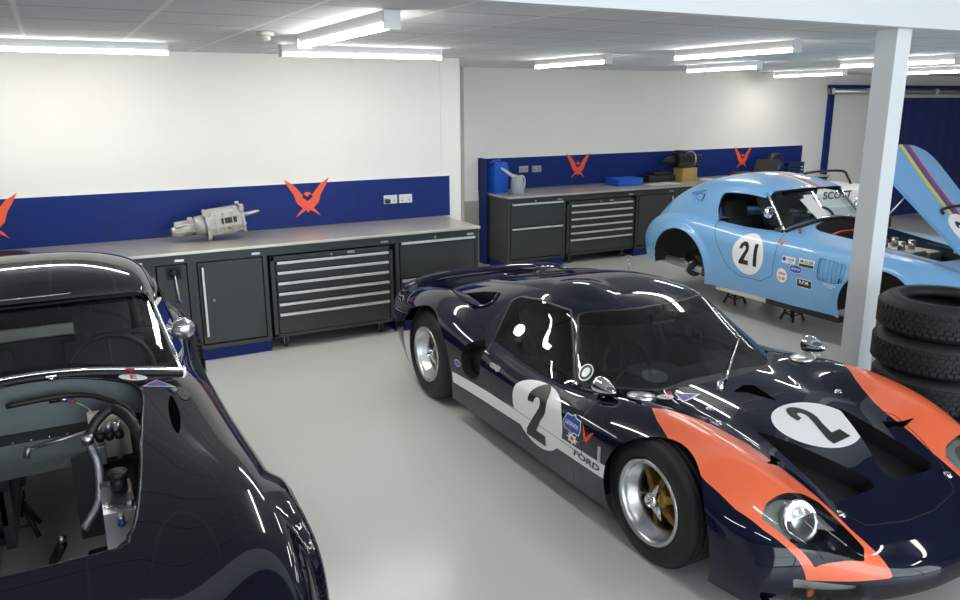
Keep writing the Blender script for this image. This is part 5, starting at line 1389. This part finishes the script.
for (x, y, w_, h_, rz, lb) in ((7.44, 8.60, .26, .19, .1, 'white paper sheets right beside the flat blue box'), (7.72, 8.62, .19, .26, -.2, 'loose white paper left of the black gearbox'), (8.60, 8.78, .28, .20, .1, 'white papers right of the black gearbox on its wood block'), (8.95, 8.66, .20, .28, .4, 'white paper in front of the brown cloth')):
    q = MB(); 
    for k in range(3): q.box((-w_ / 2, -h_ / 2, k * .003), (w_ / 2, h_ / 2, k * .003 + .002), M['paper'], 0, Matrix.Rotation(k * .12, 4, 'Z'))
    o = q.build('paper_stack'); o.location = (x, y, T); o.rotation_euler.z = rz; tag(o, lb, 'paper')
q = MB(); q.box((-.14, -.10, 0), (.14, .10, .19), M['cardboard'], .004); o = q.build('wood_block'); o.location = (8.23, 8.86, T); tag(o, 'light wood block under the black gearbox on the right bench', 'wood block')
q = MB(); q.box((-.26, -.11, 0), (.24, .13, .10), M['ink'], .04); q.box((-.12, -.06, .09), (.2, .1, .14), M['ink'], .03); o = q.build('black_bag'); o.location = (7.80, 8.96, T); tag(o, 'limp black bag on the right bench left of the wood block', 'bag')
g = thing('gearbox', 'black oily gearbox resting on the wood block of the right bench', 'gearbox', (8.17, 8.86, T + .213))
q = MB(); q.prism([(-.08, .0), (.08, .0), (.11, .06), (.10, .15), (.05, .20), (-.05, .20), (-.10, .15), (-.11, .06)], -.16, .14, M['dark_oily'], 'x'); 
for a in range(5): q.ball((-.12 + .06 * a, -.09, .10 + .03 * (a % 2)), .028, M['dark_oily'], 10)
q.box((-.12, -.06, .19), (-.0, .06, .235), M['dark_oily'], .01); q.build('main_case', g)
q = MB(); q.tube([(-.16, 0, .09), (-.25, 0, .09), (-.33, 0, .09), (-.40, 0, .09)], .05, M['dark_oily'], 14, None, True, [.075, .06, .035, .012]); q.build('tail_housing', g)
q = MB(); q.lathe([(0, .14), (.12, .14), (.12, .155), (0, .155)], M['zinc'], 28, 'x', Matrix.Translation((0, 0, .10))); q.tube([(.155, 0, .10), (.30, 0, .11), (.33, 0, .11)], .05, M['dark_oily'], 14, None, True, [.06, .05, .055]); q.build('bell_flange', g)
q = MB(); q.box((-.18, -.12, 0), (.18, .12, .05), M['brown'], .02); q.box((-.14, -.10, .045), (.19, .10, .075), M['brown'], .012); o = q.build('folded_cloth'); o.location = (9.36, 8.82, T); tag(o, 'folded brown cloth on the right worktop behind the light blue roof', 'cloth')
lp = thing('laptop', 'open black laptop leaning on the right worktop under the right emblem', 'laptop', (9.85, 8.92, T), math.radians(160))
q = MB(); q.box((-.19, -.13, 0), (.19, .13, .02), M['ink'], .004); q.build('base', lp)
q = MB(); q.box((-.19, -.006, 0), (.19, .006, .26), M['ink'], .004, Matrix.Translation((0, .13, .015)) @ Matrix.Rotation(math.radians(-20), 4, 'X')); q.build('screen', lp)
w_ = thing('spare_wheel', 'upright wheel with blue centre standing on the right bench', 'wheel', (10.17, 8.92, T))
q = MB(); mt = Matrix.Translation((0, 0, .17))
q.lathe([(.105, -.05), (.125, -.058), (.155, -.055), (.168, -.03), (.170, 0), (.168, .03), (.155, .055), (.125, .058), (.105, .05)], M['rubber'], 40, 'y', mt); q.build('tyre', w_)
q = MB(); q.lathe([(.108, -.05), (.10, -.03), (.03, -.02), (0, -.02)], M['curtain'], 32, 'y', mt); q.lathe([(0, -.03), (.028, -.03), (.03, -.015)], M['zinc'], 16, 'y', mt); q.build('rim', w_)
def crate(x, y, lab, m):
    c_ = thing('plastic_crate', lab, 'crate', (x, y, T)); q = MB(); H_ = .165; W_ = .19
    q.box((-W_, -.14, 0), (W_, .14, .01), m)
    for s_ in (-1, 1):
        for z0, z1 in ((0, .04), (.06, .09), (.11, H_)): q.box((s_ * W_, -.14, z0), (s_ * (W_ - .01), .14, z1), m); q.box((-W_, s_ * .14, z0), (W_, s_ * .13, z1), m)
        for xx in (-W_, -.06, .06, W_): q.box((xx - .01 if xx > -W_ else xx, s_ * .14, 0), (xx if xx > -W_ else xx + .01, s_ * .13, H_), m)
    q.build('basket', c_); q = MB(); q.box((-W_ - .008, -.15, H_), (W_ + .008, -.128, H_ + .012), m); q.box((-W_ - .008, .128, H_), (W_ + .008, .15, H_ + .012), m); q.box((-W_ - .008, -.15, H_), (-W_ + .01, .15, H_ + .012), m); q.box((W_ - .01, -.15, H_), (W_ + .008, .15, H_ + .012), m); q.build('rim', c_)
M['crate'] = mat('dark_blue_plastic', (.012, .035, .11), .45)
crate(10.575, 8.98, 'dark blue crate between the upright wheel and the other crate', M['crate'])
crate(10.58 + .37 - .04 - .33 + .34, 8.62, 'dark blue crate at the very right end of the right bench', M['crate']) if False else None
# ------------------------------------------------------------------ tyre stack beside the pillar
def tyre_thing(x, y, z, label, rz):
    R, r, h = .335, .205, .1025
    t = thing('tyre', label, 'tyre', (x, y, z), rz, None); q = MB()
    q.lathe([(r, -h * .70), (r + .010, -h * .86), (r + .03, -h * .93), (R - .075, -h * 1.0), (R - .035, -h * .92), (R - .012, -h * .74), (R, -h * .55), (R + .002, 0), (R, h * .55), (R - .012, h * .74),
             (R - .035, h * .92), (R - .075, h), (r + .03, h * .93), (r + .010, h * .86), (r, h * .70), (r + .004, h * .5), (R - .03, h * .3), (R - .03, -h * .3), (r + .004, -h * .5), (r, -h * .70)], M['rubber'], 72, 'z', Matrix.Translation((0, 0, h))); q.build('carcass', t)
    b = MB(); n = 56
    for row in range(5):
        z0 = h + (-.064 + row * .0258)
        for k in range(n):
            a = 2 * PI * (k + .5 * (row % 2)) / n; da = 2 * PI / n * .36; ro = R + .0065; ri = R - .006; sk = .12 / n * (1 if row % 2 else -1) * 6
            v = []
            for rr in (ri, ro):
                for (aa, zz) in ((a - da, z0), (a + da, z0), (a + da + sk, z0 + .021), (a - da + sk, z0 + .021)): v.append((rr * math.cos(aa), rr * math.sin(aa), zz))
            b.add(v, [(4, 5, 6, 7), (0, 1, 5, 4), (1, 2, 6, 5), (2, 3, 7, 6), (3, 0, 4, 7)], M['rubber'])
    tag(b.build('tread', t), None, None, None, 'stuff')
    for rr in (.235, .285):
        q = MB(); q.lathe([(rr - .003, .0), (rr, .0025), (rr + .003, 0)], M['rubber'], 64, 'z', Matrix.Translation((0, 0, 2 * h * .985))); q.build('sidewall_ring', t)
    return t
TX, TY = 4.31, 2.49
for k, lb in enumerate(('bottom tyre of the stack beside the white pillar', 'second lowest tyre of the stack beside the white pillar', 'middle tyre of the stack beside the white pillar', 'second highest tyre of the stack beside the white pillar', 'topmost tyre of the stack beside the white pillar')):
    tyre_thing(TX + (.012, -.008, .010, -.006, .0)[k], TY + (.01, -.006, 0, .012, .006)[k], .206 * k, lb, .7 * k)
# ------------------------------------------------------------------ axle stands
def axle_stand(x, y, h, label, grp=None):
    s_ = thing('axle_stand', label, 'axle stand', (x, y, 0), 0, grp)
    for k in range(4):
        a = PI / 4 + k * PI / 2; q = MB(); q.tube([(.11 * math.cos(a), .11 * math.sin(a), .006), (.03 * math.cos(a), .03 * math.sin(a), h - .06)], .012, M['trim_black'], 6); q.build('leg', s_)
    q = MB(); q.cyl((0, 0, h - .12), (0, 0, h - .02), .022, M['trim_black'], 12); q.box((-.04, -.02, h - .03), (.04, .02, h - .012), M['trim_black']); q.box((-.04, -.02, h - .03), (-.03, .02, h), M['trim_black']); q.box((.03, -.02, h - .03), (.04, .02, h), M['trim_black']); q.build('post', s_)
    q = MB(); 
    for k in range(4):
        a = PI / 4 + k * PI / 2; b_ = a + PI / 2; q.tube([(.085 * math.cos(a), .085 * math.sin(a), .07), (.085 * math.cos(b_), .085 * math.sin(b_), .07)], .006, M['trim_black'], 6)
    q.build('brace', s_)
    return s_
axle_stand(6.19, 5.80, .255, 'black axle stand under the light blue car just ahead of its rear hub')
axle_stand(6.19, 5.05, .255, 'black axle stand under the door of the light blue car')
axle_stand(6.75, 5.80, .255, 'black axle stand under the far sill of the light blue car', 'far side axle stands of the light blue car'); axle_stand(6.75, 4.1, .255, 'black axle stand under the far sill of the light blue car', 'far side axle stands of the light blue car')
axle_stand(6.19, 3.95, .255, 'black axle stand under the front of the light blue car')
axle_stand(-.37, 4.18, .225, 'black stand on the floor seen through the empty engine bay')
# ------------------------------------------------------------------ smoke detector
sd = thing('smoke_detector', 'round white smoke detector on the ceiling between two strip lights', 'smoke detector', (1.24, 5.11, ZC))
q = MB(); q.lathe([(0, 0), (.055, 0), (.055, -.018), (.048, -.026), (0, -.026)], M['plastic_white'], 28, 'z'); q.build('base', sd); q = MB(); q.lathe([(.030, -.026), (.034, -.034), (.034, -.046), (.022, -.056), (0, -.058)], M['plastic_white'], 24, 'z'); q.build('sensor', sd)
# ------------------------------------------------------------------ blue curtain rail, curtains and post at the right
rr = thing('curtain_rail', 'blue and grey curtain rail high on the far right wall', 'rail', (11.55, YR - .06, 2.29))
q = MB(); q.box((0, -.03, 0), (5.5, .03, .055), M['blue']); q.build('top_track', rr); q = MB(); q.cyl((.02, 0, -.05), (5.5, 0, -.05), .05, M['zinc'], 16); q.build('roller_tube', rr)
for x in (.05, .95, 1.9, 2.9, 3.9): q = MB(); q.box((x - .03, -.06, -.10), (x + .03, .0, .0), M['plastic_white'], .005); q.build('bracket', rr)
q = MB(); q.box((11.60, YR - .06, 0), (11.71, YR - .001, 2.20), M['blue'], .003); tag(q.build('guide_post'), 'narrow royal blue upright at the right of the right bench', 'post')
q = MB(); n = 60
vs = []; 
for i in range(n + 1):
    x = 13.35 + 3.9 * i / n; y = YR - .045 + .008 * math.sin(i * 1.1)
    vs += [(x, y, .02), (x, y, 2.13)]
q.add(vs, [(2 * i, 2 * i + 2, 2 * i + 3, 2 * i + 1) for i in range(n)], M['curtain'], True); q.box((13.35, YR - .06, .0), (17.25, YR - .03, .03), M['curtain']); tag(q.build('curtain'), 'dark blue curtain hanging behind the white pillar', 'curtain')
# ------------------------------------------------------------------ white race car beyond the light blue one
wc = thing('formula_car', 'white bodywork with a black roll hoop beyond the light blue car windscreen', 'car', (9.69, 7.80, 0))
def wnet():
    R = []
    for s, hw, z0, z1, zt in ((-1.25, .10, .30, .40, .42), (-1.1, .25, .25, .55, .60), (-.6, .40, .2, .80, .84), (0, .46, .2, .86, .90), (.6, .46, .2, .86, .90), (1.1, .40, .2, .82, .85), (1.4, .30, .25, .70, .74), (1.45, .1, .35, .55, .58)):
        half = [(0, zt), (hw * .5, zt), (hw * .85, z1 + .01), (hw, z1 - .06), (hw, (z0 + z1) / 2), (hw * .95, z0)]
        R.append([(s, -a, z) for a, z in half[::-1]] + [(s, a, z) for a, z in half[1:]])
    return R
t = TM.grid(bsurf(wnet(), 6, 5)); 
if t.N[np.argmax(t.V[:, 2]), 2] < 0: t.flip()
tm_obj('bodywork', [(t, M['white'])], wc)
ss = Surf([t]); decal(ss, [(text2d('L. SCOTT', .135, .05, .004, 1.3, .25), M['ink'])], (-.10, -1.3, .79), Vector((1, 0, 0)), Vector((0, 0, 1)), (0, 1, 0), .003, 'lettering', wc)
q = MB(); q.tube(crv([(-.62, -.2, .80), (-.50, -.2, 1.02), (-.35, -.2, 1.10), (.35, -.2, 1.10), (.52, -.2, 1.0), (.66, -.2, .82)], 5), .018, M['dark_oily'], 8); q.build('roll_hoop', wc)
q = MB(); q.box((-.9, -.50, .60), (.9, -.44, .64), M['white'], .01); q.build('side_fin', wc)
for sx in (-1, 1):
    for sy in (-1, 1):
        q = MB(); q.lathe([(0, -.09), (.16, -.09), (.22, -.10), (.27, -.08), (.28, 0), (.27, .08), (.22, .10), (.16, .09), (0, .09)], M['rubber'], 32, 'y', Matrix.Translation((sx * .95, sy * .42, .28))); q.build('wheel', wc)
# a door opening for daylight behind the viewpoint
# ================================================================== camera, world, view
cd = bpy.data.cameras.new('camera'); cam = bpy.data.objects.new('camera', cd); COL.objects.link(cam)
yaw, pitch, roll = .4927, .2488, -.0045
fwd = Vector((math.sin(yaw) * math.cos(pitch), math.cos(yaw) * math.cos(pitch), -math.sin(pitch)))
rt = Vector((math.cos(yaw), -math.sin(yaw), 0)); up = rt.cross(fwd)
r_ = rt * math.cos(roll) + up * math.sin(roll); u_ = -rt * math.sin(roll) + up * math.cos(roll)
mw = Matrix(((r_.x, u_.x, -fwd.x, 0), (r_.y, u_.y, -fwd.y, 0), (r_.z, u_.z, -fwd.z, 2.094), (0, 0, 0, 1)))
cam.matrix_world = mw
cd.sensor_width = 36; cd.lens = 779.95 / 960 * 36; cd.clip_start = .05
SC.camera = cam
w = bpy.data.worlds.new('world'); w.use_nodes = True; w.node_tree.nodes['Background'].inputs[0].default_value = (.55, .62, .72, 1)
w.node_tree.nodes['Background'].inputs[1].default_value = .15; SC.world = w
SC.view_settings.view_transform = 'Standard'; SC.view_settings.look = 'None'; SC.view_settings.gamma = 1
SC.view_settings.exposure = 0.15
SC.cycles.caustics_reflective = False; SC.cycles.caustics_refractive = False; SC.cycles.sample_clamp_indirect = 4.0; SC.cycles.max_bounces = 10; SC.cycles.transparent_max_bounces = 16
SC.view_settings.use_curve_mapping = False
